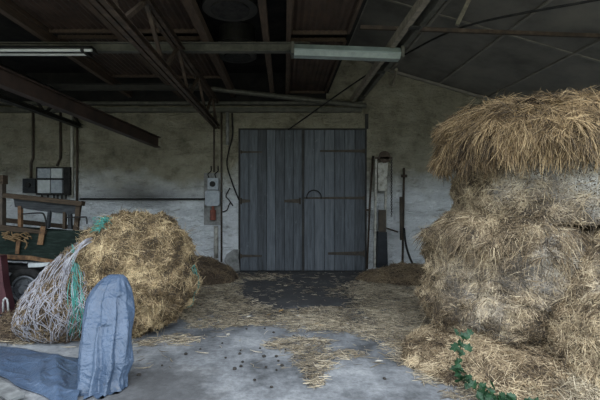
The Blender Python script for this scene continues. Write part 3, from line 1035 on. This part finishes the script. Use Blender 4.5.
cpart('cart_floor', [(LX, 252), (80, 262), (80, 265), (LX, 256)], 0.8, 'grey_wood', YC + 0.02)
b = bmesh.new()
prism(b, W(LX, 264, YC + 0.1), W(85, 272, YC + 0.1), 0.08, 0.10)
prism(b, W(LX, 262, YC + 0.6), W(85, 270, YC + 0.6), 0.08, 0.10)
for x in (-20, 22, 60):
    prism(b, W(x, 270, YC + 0.02), W(x, 270, YC + 0.75), 0.07, 0.07)
prism(b, W(2, 268, YC - 0.03), W(70, 286, YC + 0.3), 0.03, 0.05)
prism(b, W(4, 282, YC - 0.02), W(60, 268, YC + 0.3), 0.03, 0.04)
build('chassis', b, M['black_iron'], ct)
cpart('pale_plate', [(28, 263.5), (50, 262.5), (46, 266), (40, 267), (28, 267.5)], 0.02, 'grey_box_pale', YC - 0.05, bevel=0.003)
def wheel(cx, cy, Y, r):
    c = W(cx, cy, Y)
    b = bmesh.new()
    prof = [(-0.055, 0.66), (-0.07, 0.8), (-0.06, 0.96), (-0.02, 1.0), (0.02, 1.0), (0.06, 0.96), (0.07, 0.8), (0.055, 0.66)]
    n = 36
    rings = [[b.verts.new((c.x + r * q * math.cos(2 * PI * k / n), c.y + p, c.z + r * q * math.sin(2 * PI * k / n))) for p, q in prof] for k in range(n)]
    for k in range(n):
        A, B = rings[k], rings[(k + 1) % n]
        for i in range(len(prof)):
            j = (i + 1) % len(prof)
            b.faces.new((A[i], A[j], B[j], B[i]))
    ty = build('tyre', b, M['rubber'], ct, smooth=True)
    b = bmesh.new()
    tube(b, [(c.x + r * 0.60 * math.cos(a), c.y - 0.05, c.z + r * 0.60 * math.sin(a)) for a in np.linspace(0, 2 * PI, 33)], 0.018, 8)
    disc(b, (c.x, c.y - 0.02, c.z), (0, 1, 0), r * 0.56, 0.02, 24)
    disc(b, (c.x, c.y - 0.05, c.z), (0, 1, 0), r * 0.22, 0.07, 16)
    for k in range(5):
        a = 2 * PI * k / 5
        disc(b, (c.x + r * 0.36 * math.cos(a), c.y - 0.04, c.z + r * 0.36 * math.sin(a)), (0, 1, 0), 0.016, 0.03, 8)
    build('wheel_rim', b, M['galv'], ty)
    b = bmesh.new()
    tube(b, [(c.x, c.y, c.z), (c.x, c.y + 0.7, c.z)], 0.035, 8)
    build('axle', b, M['black_iron'], ct)
wheel(27, 288.5, YC - 0.02, 0.285)
b = None
# maroon machine part at the left edge
mp_ = thing('machine_guard', W(-10, 316, 5.2), 'maroon metal guard with a white hoop at left edge', 'machine part')
bm = bmesh.new()
slab(bm, [(-45, 256), (0.5, 256), (3.5, 285), (9, 309), (9, 314), (-45, 314)], 5.15, 0.12)
build('guard_panel', bm, M['maroon'], mp_, bevel=0.01)
bm = bmesh.new()
tube(bm, [W(x, y, 5.12) for x, y in ((3.2, 312), (3.2, 303), (3.8, 299.5), (5.5, 298), (7.2, 299.5), (7.8, 303), (8.4, 312))], 0.013, 6)
build('white_hoop', bm, M['white_paint'], mp_.children[0], smooth=True)['label'] = 'white metal hoop'

# ================================================================== bales
def hay_thing(name, base, label, cat='hay bale', group=None):
    return thing(name, base, label, cat, group)

camside = lambda lim: (lambda C, N: (np.abs(C[:, 1]) < lim).astype(float))

# ---- left bale (round bale, torn net)
lb = hay_thing('hay_bale', (-1.67, 4.75, 0), 'tilted golden round bale with torn net at left, beside the blue tarpaulin')
V, Q = lump((-1.73, 4.72, 0.655), (0.675, 0.55, 0.69), m=3.4, axis='y', amp=0.075, freq=2.2, seed=1.3)
hay_part('hay_mass', V, Q, M['core_gold'], lb)
front = lambda C, N: np.where(C[:, 1] > 5.2, 0.15, 1.0)
S1 = tufted(V, Q, 38000, (0.04, 0.12), 0.0026, 700, front, spread=0.8, lift=(0.05, 0.09), droop=0.10, tone_shift=-0.02)
S2 = tufted(V, Q, 1100, (0.07, 0.17), 0.0026, 300, front, spread=0.9, lift=(0.3, 0.25), droop=0.35, s0=0.0, tone_shift=0.12)
straw_part('straw', merge([S1, S2]), M['straw_gold'], lb)
# sagging netted bag on its left
Vn, Qn = lump((-2.36, 4.42, 0.46), (0.45, 0.36, 0.56), m=2.2, amp=0.05, freq=2.6, seed=4.1, shear=(0.26, 0.0),
              taper=([-1.0, -0.55, -0.1, 0.35, 0.75, 1.05], [1.10, 1.16, 1.08, 0.84, 0.56, 0.5]))
hay_part('netted_hay', Vn, Qn, M['core_dirty'], lb)
S = tufted(Vn, Qn, 5500, (0.05, 0.14), 0.0024, 200, None, spread=0.8, lift=(0.01, 0.02), tone_shift=0.12)
straw_part('netted_straw', S, M['straw_dirty'], lb)

def ray_surface(V, c, d):
    """distance from c to the lump surface in direction d (nearest sampled vertex)"""
    u = unit(V - c)
    i = (u @ d).argmax()
    return np.linalg.norm(V[i] - c)

def net_strings(n, a0, a1, seed, r, twist=(0.25, 0.5), p0=0.12, p1=2.75):
    g = random.Random(seed)
    b = bmesh.new()
    c = np.array((-2.36, 4.42, 0.46))
    for k in range(n):
        a = g.uniform(a0, a1)
        tw = g.uniform(*twist) * (1 if k % 2 else -1)
        ph0, ph1 = p0 * g.uniform(0.8, 1.2), g.uniform(p1 - 0.7, p1)
        pts = []
        w = g.uniform(0, 6)
        for s in np.linspace(0, 1, 15):
            ph = ph0 + (ph1 - ph0) * s
            aa = a + tw * s + 0.05 * math.sin(9 * s + w)
            d = np.array((math.sin(ph) * math.cos(aa), math.sin(ph) * math.sin(aa), math.cos(ph)))
            p = c + d * (ray_surface(Vn, c, d) + 0.012 + 0.008 * math.sin(13 * s + w))
            p[2] = max(p[2], 0.02)
            pts.append(p)
        tube(b, pts, r, 4)
    return b
build('net_wrap', net_strings(38, -PI * 0.98, -0.25, 3, 0.0032), M['white_net'], lb, smooth=True)
build('net_wrap', net_strings(72, -PI * 1.05, -0.1, 13, 0.0032, (0.5, 1.3), 1.25, 2.8), M['white_net'], lb, smooth=True)
tn_ = build('teal_net', net_strings(17, -1.05, -0.80, 8, 0.0042, (0.05, 0.22)), M['teal_net'], lb, smooth=True)
tn_['label'] = 'teal net strings'
# bunched net running up to the tear, and loose ends
b = bmesh.new()
g = random.Random(6)
for k in range(10):
    e = W(80 + g.uniform(-2, 3), 245 + g.uniform(-2, 3), 4.12)
    q = W(g.uniform(28, 60), g.uniform(288, 318), 4.15)
    mid = (e + q) / 2 + Vector((g.uniform(-.03, .03), -0.03, g.uniform(0, .05)))
    tube(b, smooth_path([e + Vector((0.05, 0.12, 0.05)), e, mid, q, q + Vector((-0.04, 0.1, -0.12))], 5), 0.0032, 4)
build('net_bunch', b, M['white_net'], lb, smooth=True)
b = bmesh.new()
for k in range(5):
    y = 4.66 + 0.035 * k
    pts = []
    for a in np.linspace(-0.6, 0.12, 14):
        d = np.array((math.cos(a), 0, math.sin(a)))
        sec = V[np.abs(V[:, 1] - y) < 0.06]
        u = unit(sec - np.array((-1.73, y, 0.655)))
        i = (u @ d).argmax()
        rr_ = np.linalg.norm(sec[i] - np.array((-1.73, y, 0.655))) + 0.02
        pts.append(np.array((-1.73, y + 0.02 * math.sin(5 * a + k), 0.655)) + d * rr_)
    tube(b, pts, 0.004, 4)
build('side_net', b, M['teal_net'], lb, smooth=True)
b = bmesh.new()
for k in range(26):
    x, y = 98 + g.gauss(0, 4), 222 + g.gauss(0, 5)
    c0 = W(x, y, 4.30)
    dd = np.array(c0) - np.array((-1.73, 4.72, 0.655))
    L_ = np.linalg.norm(dd)
    rs = ray_surface(V, np.array((-1.73, 4.72, 0.655)), dd / L_) + 0.03
    c0 = Vector(np.array((-1.73, 4.72, 0.655)) + dd / L_ * rs)
    pts = [c0 + Vector((g.uniform(-.09, .09), g.uniform(-.03, .03), g.uniform(-.07, .07))) for _ in range(3)]
    tube(b, smooth_path(pts, 4), 0.0035, 4)
build('torn_net_scrap', b, M['teal_net'], lb, smooth=True)

# ---- right stack
WH = [((2.22, 3.5, 1.80), 0.20, 0.9), ((2.6, 3.42, 1.74), 0.20, 0.85), ((2.0, 3.75, 1.62), 0.14, 0.5), ((2.75, 3.42, 1.50), 0.16, 0.7), ((2.40, 3.42, 1.5), 0.12, 0.45)]
vis = lambda ymax, xmax: (lambda C, N: np.where((C[:, 1] > ymax) | (C[:, 0] > xmax), 0.12, 1.0))
b1 = hay_thing('hay_bale', (2.5, 4.25, 0), 'large grey brown bale at the bottom of right hay stack, left of the seam')
V1, Q1 = lump((2.49, 4.25, 0.68), (1.0, 0.92, 0.76), m=3.0, amp=0.10, freq=2.0, seed=2.2, zmax=1.36, taper=([-1, -0.4, 0.0, 0.35, 0.6, 0.85, 1.1], [1.02, 1.0, 0.92, 0.90, 0.95, 0.91, 0.80]))
hay_part('hay_mass', V1, Q1, M['core_grey'], b1)
circ = lambda P, N: np.cross(N, np.array((0, 0, 1.0))) + 0.001
S1 = tufted(V1, Q1, 44000, (0.05, 0.13), 0.0027, 900, vis(4.7, 3.1), flow=circ, flow_w=0.15, spread=0.7, lift=(0.03, 0.07), droop=0.10, tone_shift=-0.05,
            bleach_spots=[((1.75, 3.55, 0.55), 0.3, 0.35), ((2.3, 3.35, 0.85), 0.25, 0.3), ((2.4, 3.4, 1.05), 0.25, 0.35), ((1.6, 3.9, 0.9), 0.3, 0.25)])
lip = lambda C, N: np.where((C[:, 2] > 1.0) & (C[:, 1] < 4.6), 1.0, 0.0)
S2 = tufted(V1, Q1, 6500, (0.08, 0.20), 0.0022, 200, lip, flow=down_out, flow_w=0.5, spread=0.7, lift=(0.12, 0.1), droop=0.55, s0=0.0, tone_shift=0.03)
S3 = tufted(V1, Q1, 900, (0.06, 0.15), 0.0025, 300, vis(4.6, 3.1), spread=0.9, lift=(0.3, 0.2), droop=0.4, s0=0.0, tone_shift=0.1)
straw_part('straw', merge([S1, S2, S3]), M['straw_grey'], b1)

b2 = hay_thing('hay_bale', (2.7, 4.35, 1.3), 'upper whitish grey bale of the right hay stack under the brown hay cap')
V2, Q2 = lump((2.72, 4.32, 1.62), (0.77, 0.90, 0.60), m=5.0, amp=0.07, freq=2.4, seed=7.7, zmin=1.30, zmax=1.99)
hay_part('hay_mass', V2, Q2, M['core_grey'], b2)
S1 = tufted(V2, Q2, 27000, (0.05, 0.12), 0.0026, 650, vis(4.7, 3.1), flow=circ, flow_w=0.25, spread=0.7, lift=(0.04, 0.09), droop=0.2,
            bleach_base=0.03, bleach_spots=WH)
S2 = tufted(V2, Q2, 1100, (0.08, 0.18), 0.0024, 200, vis(4.6, 3.1), flow=down_out, flow_w=0.4, spread=0.8, lift=(0.25, 0.2), droop=0.5, s0=0.0, tone_shift=0.06)
straw_part('straw', merge([S1, S2]), M['straw_grey'], b2)

cp = hay_thing('loose_hay', (2.6, 4.3, 2.2), 'shaggy brown hay heaped like thatch on top of the right stack', 'hay')
V3, Q3 = lump((2.66, 4.24, 2.06), (0.93, 0.96, 0.45), m=2.7, amp=0.06, freq=2.6, seed=9.4, taper=([-1.0, -0.3, 0.3, 1], [0.95, 1.0, 1.0, 1.0]))
V3[:, 2] = np.maximum(V3[:, 2], 1.94)
hay_part('hay_mass', V3, Q3, M['core_dirty'], cp)
topk = lambda C, N: np.where((C[:, 2] > 2.0) & (C[:, 1] < 4.9), 1.0, 0.05)
S1 = tufted(V3, Q3, 34000, (0.09, 0.22), 0.0024, 520, topk, flow=down_out, flow_w=0.45, spread=0.6, lift=(0.04, 0.05), droop=0.3, s0=0.0, tone_shift=-0.06)
rim = lambda C, N: np.where((np.abs(C[:, 2] - 2.06) < 0.11) & (C[:, 1] < 4.9), 1.0, 0.0)
S2 = tufted(V3, Q3, 8000, (0.09, 0.21), 0.0027, 260, rim, flow=lambda P, N: down_out(P, N, 0.25), flow_w=0.8, spread=0.35, lift=(0.10, 0.08), droop=0.5, s0=0.0)
S3 = tufted(V3, Q3, 700, (0.08, 0.18), 0.0024, 300, topk, spread=0.9, lift=(0.3, 0.2), droop=0.4, s0=0.0, tone_shift=0.1)
straw_part('straw', merge([S1, S2, S3]), M['straw_cap'], cp)

b3 = hay_thing('hay_bale', (3.1, 3.6, 0), 'grey bale at the right edge of photo, right of the dark seam')
V4, Q4 = lump((3.02, 3.24, 0.66), (0.70, 0.46, 0.84), m=3.4, axis='y', amp=0.06, freq=2.4, seed=12.2, shear=(0.42, 0.1))
hay_part('hay_mass', V4, Q4, M['core_grey'], b3)
S1 = tufted(V4, Q4, 22000, (0.05, 0.12), 0.0025, 520, lambda C, N: np.where(C[:, 0] > 3.1, 0.12, 1.0), spread=0.7, lift=(0.03, 0.06), droop=0.1, tone_shift=0.10,
            bleach_spots=[((2.6, 3.1, 0.75), 0.14, 0.7), ((2.7, 3.1, 0.95), 0.18, 0.5)])
S2 = tufted(V4, Q4, 700, (0.06, 0.15), 0.0025, 200, lambda C, N: np.where(C[:, 0] > 3.1, 0.1, 1.0), spread=0.9, lift=(0.3, 0.2), droop=0.4, s0=0.0, tone_shift=0.1)
straw_part('straw', merge([S1, S2]), M['straw_grey'], b3)

# ---- loose heaps
def heap(name, c, r, mat, core, n, label, seed, keep=None, length=(0.06, 0.2), amp=0.05, tone=0.0, bl=()):
    t = thing(name, (c[0], c[1], 0), label, 'loose hay')
    Vh, Qh = lump(c, r, m=2.0, amp=amp, freq=3.0, seed=seed, nu=90, nv=50)
    o = hay_part('hay_mass', Vh, Qh, M[core], t)
    S = tufted(Vh, Qh, n, length, 0.0025, 260, keep, spread=0.9, lift=(0.06, 0.12), droop=0.05, tone_shift=tone, bleach_spots=bl)
    straw_part('straw', S, M[mat], t)
    return t
heap('hay_heap', (2.25, 3.78, -0.04), (1.12, 0.92, 0.30), 'straw_grey', 'core_grey', 14000, 'loose tan hay fallen at the foot of right stack', 3.3,
     lambda C, N: np.where(C[:, 0] > 2.9, 0.1, 1.0), tone=0.05)
heap('hay_heap', (-2.1, 7.5, -0.05), (1.25, 0.72, 0.50), 'straw_dirty', 'core_dirty', 9000, 'dark brown hay heaped by the wall behind the left bale', 5.1)
heap('hay_heap', (2.45, 7.55, -0.04), (1.05, 0.62, 0.28), 'straw_dirty', 'core_dirty', 7000, 'low brown hay heap under the pulley frame by back wall', 6.1, tone=0.32)
heap('hay_heap', (-3.0, 4.75, -0.03), (0.62, 0.55, 0.16), 'straw_dirty', 'core_dirty', 4000, 'small brown hay heap at left edge, below the maroon guard', 7.1, tone=0.12)
heap('hay_heap', (2.45, 3.02, -0.03), (0.55, 0.28, 0.17), 'straw_floor', 'core_grey', 4500, 'pale loose straw at bottom right corner in front of the stack', 8.1, tone=0.12)

# ---- straw strewn on the floor
def floor_straw():
    N_ = 420000
    X = RNG.uniform(-3.4, 3.2, N_)
    Y = RNG.uniform(2.7, 8.3, N_)
    px, py = CX + F * X / Y, CY + F * EYE / Y
    D = np.zeros(N_)
    # (x, y, half width, half height, density) of the strewn patches
    for (x, y, a, b_, d) in ((205, 312, 62, 17, 1.0), (203, 285, 38, 16, 1.0), (260, 318, 55, 9, 0.65), (335, 322, 60, 13, 1.0), (400, 318, 55, 26, 1.1),
                            (425, 345, 45, 22, 1.1), (450, 372, 35, 16, 1.1), (395, 290, 50, 14, 0.9), (315, 360, 22, 14, 0.95), (316, 377, 11, 13, 0.9),
                            (350, 355, 20, 5, 0.7), (300, 345, 35, 8, 0.8), (150, 340, 50, 7, 0.7), (262, 277, 36, 4, 0.3), (345, 293, 24, 7, 0.28), (300, 290, 40, 10, 0.14),
                            (30, 335, 50, 10, 1.0), (330, 312, 40, 5, 0.7), (480, 395, 40, 9, 1.0), (222, 300, 22, 14, 0.7)):
        q = ((px - x) / a) ** 2 + ((py - y) / b_) ** 2
        D = np.maximum(D, d * np.clip(1.35 - q, 0, 1))
    P0 = np.stack([X, Y, np.zeros(N_)], 1)
    sel = np.nonzero(D > 0.02)[0]
    nn = nz(P0[sel], 2.6, 2.0, 3)
    n2 = nz(P0[sel], 9.0, 6.0, 2)
    D[sel] = np.clip(D[sel] * (1.0 + 0.9 * nn + 0.55 * n2) - 0.12, 0, 1.2)
    D += 0.010 * (py < 370)
    # nothing strewn inside the bales, heaps or under the tarpaulin
    for (cx, cy, ax, ay) in ((-1.73, 4.72, 0.6, 0.5), (-2.36, 4.42, 0.42, 0.34), (2.49, 4.25, 0.95, 0.88), (2.25, 3.78, 0.95, 0.78), (3.04, 3.32, 0.7, 0.45),
                             (-2.1, 7.5, 1.05, 0.6), (2.45, 7.55, 0.9, 0.52), (-3.0, 4.75, 0.5, 0.45), (2.45, 3.02, 0.5, 0.25)):
        D[((X - cx) / ax) ** 2 + ((Y - cy) / ay) ** 2 < 1] = 0
    D[((X + 2.9) * 0.58 + (Y - 3.67) * 0.81 > -0.12) & (X < -1.5) & (Y < 4.25 - 0.35 * (X + 3.3))] = 0
    keep = RNG.random(N_) < D * 0.30
    P = P0[keep]
    n = len(P)
    T = RNG.normal(size=(n, 3))
    T[:, 2] = 0
    Nn = np.tile((0, 0, 1.0), (n, 1))
    tone = 0.48 + 0.3 * nz(P, 1.8, 8.0, 2) + 0.2 * nz(P, 12.0, 3.0, 2) + RNG.normal(0, 0.27, n)
    L = RNG.uniform(0.025, 0.16, n)
    P[:, 2] += np.abs(RNG.normal(0.004, 0.008, n))
    return strands(P, Nn, T, L, 0.0026 * RNG.uniform(0.6, 1.4, n), tone, RNG.random(n) * 0.2, np.abs(RNG.normal(0.02, 0.05, n)), 0 * L, bend=0.3, nseg=2)
fs = floor_straw()
print('floor straws', len(fs[0]) // 9)
o = link('strewn_straw', np_mesh('strewn_straw', *fs), M['straw_floor'])
tag(o, 'straw strewn over the concrete floor between the bales', 'straw', kind='stuff')

# ================================================================== tarpaulin
def tarp():
    b = bmesh.new()
    # pleated cross-section: corner angle at the floor, drift with height, radius factor, radius drift
    CORN = [(0.05, 0.25, 1.02, 0.05), (0.75, -0.3, 0.97, 0.0), (1.5, 0.2, 1.0, 0.0), (2.4, -0.2, 1.0, 0.0), (3.05, 0.35, 1.03, -0.06), (3.62, 0.55, 0.68, 0.2),
            (3.95, 0.10, 1.04, 0.0), (4.28, 0.55, 0.62, 0.3), (4.62, 0.05, 0.98, 0.05), (4.86, -0.55, 0.60, 0.28), (5.16, 0.18, 1.05, -0.05), (5.48, -0.25, 0.70, 0.2), (5.80, -0.05, 1.03, 0.0)]
    def section(th, z):
        cs = sorted(((a + q * z * 0.7 + 0.10 * mnoise.noise(Vector((a * 3, z * 3.0, 1)))) % (2 * PI), rho + dq * z + 0.09 * mnoise.noise(Vector((a * 5, z * 4.0, 7)))) for a, q, rho, dq in CORN)
        for i in range(len(cs)):
            a0, r0 = cs[i]
            a1, r1 = cs[(i + 1) % len(cs)]
            span = (a1 - a0) % (2 * PI)
            dt = (th - a0) % (2 * PI)
            if dt <= span:
                # point where the ray leaves the straight edge between the two corners
                den = r0 * math.sin(dt) + r1 * math.sin(span - dt)
                return r0 * r1 * math.sin(span) / den if abs(den) > 1e-6 and span < 3 else r0
        return 1.0
    # upright folded part: rings from floor to top; (y pixel, x left, x right, depth of centre, half depth)
    lev = [(399.5, 72, 118, 3.14, 0.15), (394, 73, 126, 3.17, 0.17), (386, 75, 128, 3.20, 0.17), (376, 76.5, 127.5, 3.23, 0.16), (362, 77.5, 133, 3.27, 0.16), (345, 79, 133, 3.33, 0.15),
           (325, 81, 133.5, 3.40, 0.14), (312, 84, 133, 3.46, 0.13), (300, 86, 132, 3.51, 0.125), (290, 91.5, 130.5, 3.55, 0.11), (282, 98, 128, 3.58, 0.085), (277, 104, 125.5, 3.60, 0.055), (274.5, 109, 122.5, 3.61, 0.025)]
    n = 120
    rings = []
    M_ = 8
    for i in range(len(lev) - 1):
        for k in range(M_):
            t = k / M_
            y, xl, xr, Y, hd = (lev[i][j] * (1 - t) + lev[i + 1][j] * t for j in range(5))
            rings.append((y, xl, xr, Y, hd))
    rings.append(lev[-1])
    vr = []
    for (y, xl, xr, Y, hd) in rings:
        a_, c_ = W(xl, y, Y), W(xr, y, Y)
        cx, rx, z = (a_.x + c_.x) / 2, (c_.x - a_.x) / 2, max(a_.z, 0.006)
        ring = []
        for k in range(n):
            th = 2 * PI * k / n
            d = Vector((math.cos(th), math.sin(th), 0))
            sc = 0.97 * section(th, z) + 0.07 * mnoise.noise(Vector((d.x * 2, d.y * 2, z * 4))) + 0.04 * mnoise.noise(Vector((d.x * 6, d.y * 6, z * 9)))
            ring.append(b.verts.new((cx + d.x * rx * sc, Y + d.y * hd * sc, z)))
        vr.append(ring)
    for A, B in zip(vr, vr[1:]):
        for k in range(n):
            b.faces.new((A[k], A[(k + 1) % n], B[(k + 1) % n], B[k]))
    b.faces.new(vr[-1])
    # sheet lying on the floor
    nu, nv = 110, 60
    far0, far1 = Vector((-3.35, 4.25, 0)), Vector((-1.78, 3.72, 0))
    near0, near1 = Vector((-2.82, 3.67, 0)), Vector((-1.44, 2.76, 0))
    top, bot = [], []
    for i in range(nv):
        rt, rb = [], []
        for j in range(nu):
            u, v = j / (nu - 1), i / (nv - 1)
            p = (far0 * (1 - u) + far1 * u) * (1 - v) + (near0 * (1 - u) + near1 * u) * v
            p += Vector((0.05 * mnoise.noise(p * 3), 0.05 * mnoise.noise(p * 3 + Vector((5, 5, 5))), 0))
            rdg = lambda f, o: 0.5 - min(0.5, abs(mnoise.noise(Vector((p.x * f + o, p.y * f * 1.6 + p.x * f * 0.7, o)))) * 2.0)
            hgt = 0.012 + 0.05 * rdg(1.6, 3.1) + 0.015 * rdg(4.0, 7.7) + 0.02 * mnoise.noise(Vector((p.x * 3.2, p.y * 3.2, 1)))
            hgt += 0.03 * math.exp(-((u - 0.74 - 0.08 * v) / 0.05) ** 2)
            edge = min(1, 6 * min(v, 1 - v) + 0.15)
            z = max(0.008, hgt * edge)
            rt.append(b.verts.new((p.x, p.y, z + 0.006)))
            rb.append(b.verts.new((p.x, p.y, z)))
        top.append(rt); bot.append(rb)
    for i in range(nv - 1):
        for j in range(nu - 1):
            b.faces.new((top[i][j], top[i][j + 1], top[i + 1][j + 1], top[i + 1][j]))
            b.faces.new((bot[i][j], bot[i + 1][j], bot[i + 1][j + 1], bot[i][j + 1]))
    for i in range(nv - 1):
        for j in (0, nu - 1):
            b.faces.new((top[i][j], top[i + 1][j], bot[i + 1][j], bot[i][j]))
    for j in range(nu - 1):
        for i in (0, nv - 1):
            b.faces.new((top[i][j], bot[i][j], bot[i][j + 1], top[i][j + 1]))
    return b
o = build('tarpaulin', tarp(), M['tarp'], smooth=True)
tag(o, 'crumpled blue grey tarpaulin, one end standing against the left bale', 'tarpaulin')

# weathered boards lying beyond the near edge of the tarpaulin
wp = thing('wooden_pallet', (-2.4, 3.2, 0), 'grey weathered boards flat on the floor at the bottom left corner', 'pallet')
d_ = Vector((0.815, -0.58, 0)); n_ = Vector((-0.58, -0.815, 0))
o_ = Vector((-2.35, 3.33, 0.045)) + n_ * 0.10
for k in range(4):
    bm = bmesh.new()
    prism(bm, o_ + n_ * (0.13 * k) - d_ * 0.6, o_ + n_ * (0.13 * k) + d_ * 0.55, 0.115, 0.022)
    build('pallet_board', bm, M['pallet'], wp, bevel=0.004)
for q in (-0.5, 0.45):
    bm = bmesh.new()
    prism(bm, o_ + d_ * q - n_ * 0.05 - Vector((0, 0, 0.028)), o_ + d_ * q + n_ * 0.44 - Vector((0, 0, 0.028)), 0.08, 0.034)
    build('pallet_batten', bm, M['pallet'], wp)

# ================================================================== ivy, clods, leaves
iv = thing('ivy_plant', W(462, 378, 3.36), 'green ivy trailing along the foot of the right hay stack', 'plant')
path = [W(466, 330, 3.30), W(459, 345, 3.26), W(458, 360, 3.22), W(455, 374, 3.18), W(466, 382, 3.13), W(478, 390, 3.06), W(492, 396, 3.0), W(508, 402, 2.95), W(530, 404, 2.93)]
path = [Vector((p.x, p.y - 0.03, max(p.z, 0.03))) for p in path]
sp = smooth_path(path, 8)
bm = bmesh.new()
tube(bm, sp, 0.005, 5)
build('stem', bm, M['ivy_stem'], iv, smooth=True)
bm = bmesh.new()
g = random.Random(21)
shape = [(0, 0), (0.30, -0.10), (0.52, 0.18), (0.36, 0.34), (0.46, 0.66), (0.20, 0.66), (0, 1.05), (-0.20, 0.66), (-0.46, 0.66), (-0.36, 0.34), (-0.52, 0.18), (-0.30, -0.10)]
for k in range(64):
    t = g.random() ** 0.9
    p = sp[min(int(t * (len(sp) - 1)), len(sp) - 1)] + Vector((g.gauss(0, 0.035), g.uniform(-0.07, 0.0), g.gauss(0.012, 0.028)))
    p.z = max(p.z, 0.03)
    s = g.uniform(0.04, 0.075)
    R = Matrix.Rotation(g.uniform(0, 2 * PI), 3, 'Z') @ Matrix.Rotation(g.uniform(0.2, 1.3), 3, 'X') @ Matrix.Rotation(g.uniform(-0.5, 0.5), 3, 'Y')
    if g.random() < 0.6:
        R = Matrix.Rotation(g.uniform(-0.7, 0.7), 3, 'Z') @ Matrix.Rotation(g.uniform(0.5, 1.25), 3, 'X') @ Matrix.Rotation(g.uniform(-0.6, 0.6) + g.choice((0, PI / 2, PI)), 3, 'Z')
    mid = bm.verts.new(p + R @ Vector((0, 0.35 * s, -0.10 * s)))
    vs = [bm.verts.new(p + R @ Vector((x * s, y * s, 0.25 * s * abs(x) - 0.10 * s * y * y))) for x, y in shape]
    for i in range(len(vs)):
        bm.faces.new((mid, vs[i], vs[(i + 1) % len(vs)]))
build('leaves', bm, M['ivy'], iv)

def clod_mesh(r, seed):
    b = bmesh.new()
    bmesh.ops.create_icosphere(b, subdivisions=2, radius=r)
    for v_ in b.verts:
        v_.co *= 1 + 0.35 * mnoise.noise(v_.co * (1.5 / r) + Vector((seed, 0, 0)))
        v_.co.z *= 0.7
    me = bpy.data.meshes.new('clod')
    b.to_mesh(me); b.free()
    me.materials.append(M['clod'])
    return me
cms = [clod_mesh(0.016, s) for s in (1.0, 4.0, 9.0)]
g = random.Random(31)
for k in range(34):
    x, y = (g.gauss(262, 24), g.uniform(308, 372))
    if k > 26:
        x, y = g.uniform(130, 400), g.uniform(345, 395)
    Y = F * EYE / (y - CY)
    o = bpy.data.objects.new('clod', cms[k % 3])
    o.location = ((x - CX) * Y / F, Y, 0.009)
    o.scale = [g.uniform(0.6, 1.2)] * 3
    o.rotation_euler.z = g.uniform(0, 6)
    COL.objects.link(o)
    tag(o, 'small dark clod of dirt lying on the grey concrete', 'clod', 'dirt clods on the concrete')
def leaf_mesh(s, m):
    b = bmesh.new()
    pts = [(0, -1), (0.35, -0.4), (0.42, 0.1), (0.2, 0.7), (0, 1), (-0.2, 0.7), (-0.42, 0.1), (-0.35, -0.4)]
    c1 = b.verts.new((0, 0, 0.0)); vs = [b.verts.new((x * s, y * s, abs(x) * s * 0.6 + 0.15 * s * y * y)) for x, y in pts]
    for i in range(8):
        b.faces.new((c1, vs[i], vs[(i + 1) % 8]))
    me = bpy.data.meshes.new('dry_leaf')
    b.to_mesh(me); b.free()
    me.materials.append(M[m])
    return me
lm = [leaf_mesh(0.045, 'dry_leaf'), leaf_mesh(0.04, 'pale_leaf')]
for k, (x, y, q) in enumerate(((317, 325, 0), (269, 316, 0), (249, 318, 1), (379, 363, 1), (408, 296, 1), (298, 317, 1), (347, 325, 1), (228, 336, 1), (281, 312, 0), (366, 319, 1), (321, 327, 0))):
    Y = F * EYE / (y - CY)
    o = bpy.data.objects.new('dry_leaf', lm[q])
    o.location = ((x - CX) * Y / F, Y, 0.012)
    o.rotation_euler = (g.uniform(-0.2, 0.2), g.uniform(-0.2, 0.2), g.uniform(0, 6))
    COL.objects.link(o)
    tag(o, ('yellow' if q == 0 else 'pale whitish') + ' dry leaf lying on the barn floor between the bales', 'leaf', ('yellow' if q == 0 else 'pale') + ' dry leaves on the floor')

# ================================================================== light and camera
w = bpy.data.worlds.new('overcast sky')
SC.world = w
w.use_nodes = True
nt = w.node_tree
bg = nt.nodes['Background']
tc = nt.nodes.new('ShaderNodeTexCoord')
sp_ = nt.nodes.new('ShaderNodeSeparateXYZ')
nt.links.new(tc.outputs['Generated'], sp_.inputs[0])
# overcast sky: brightest overhead, dimmed and greened low down as by unseen trees, added to darken the back wall
sky = ramp(nt, sp_.outputs[2], [(0.0, (0.10, 0.115, 0.085)), (0.10, (0.25, 0.285, 0.27)), (0.28, (0.62, 0.71, 0.78)), (0.65, (0.83, 0.91, 0.99)), (1.0, (0.97, 0.99, 1.0))])
nt.links.new(sky, bg.inputs[0])
bg.inputs[1].default_value = 1.9

cam = bpy.data.cameras.new('camera')
co = bpy.data.objects.new('camera', cam)
COL.objects.link(co)
co.location = (0, 0, EYE)
co.rotation_euler = (PI / 2, 0, 0)
cam.sensor_width = 36
cam.lens = F / 600 * 36
cam.shift_x = (300 - CX) / 600
cam.clip_start = 0.05
SC.camera = co

SC.view_settings.view_transform = 'Standard'
SC.view_settings.look = 'None'
SC.view_settings.gamma = 1
SC.view_settings.exposure = 1.05
SC.cycles.use_denoising = True
SC.cycles.denoising_prefilter = 'NONE'
SC.cycles.max_bounces = 6
SC.cycles.diffuse_bounces = 4
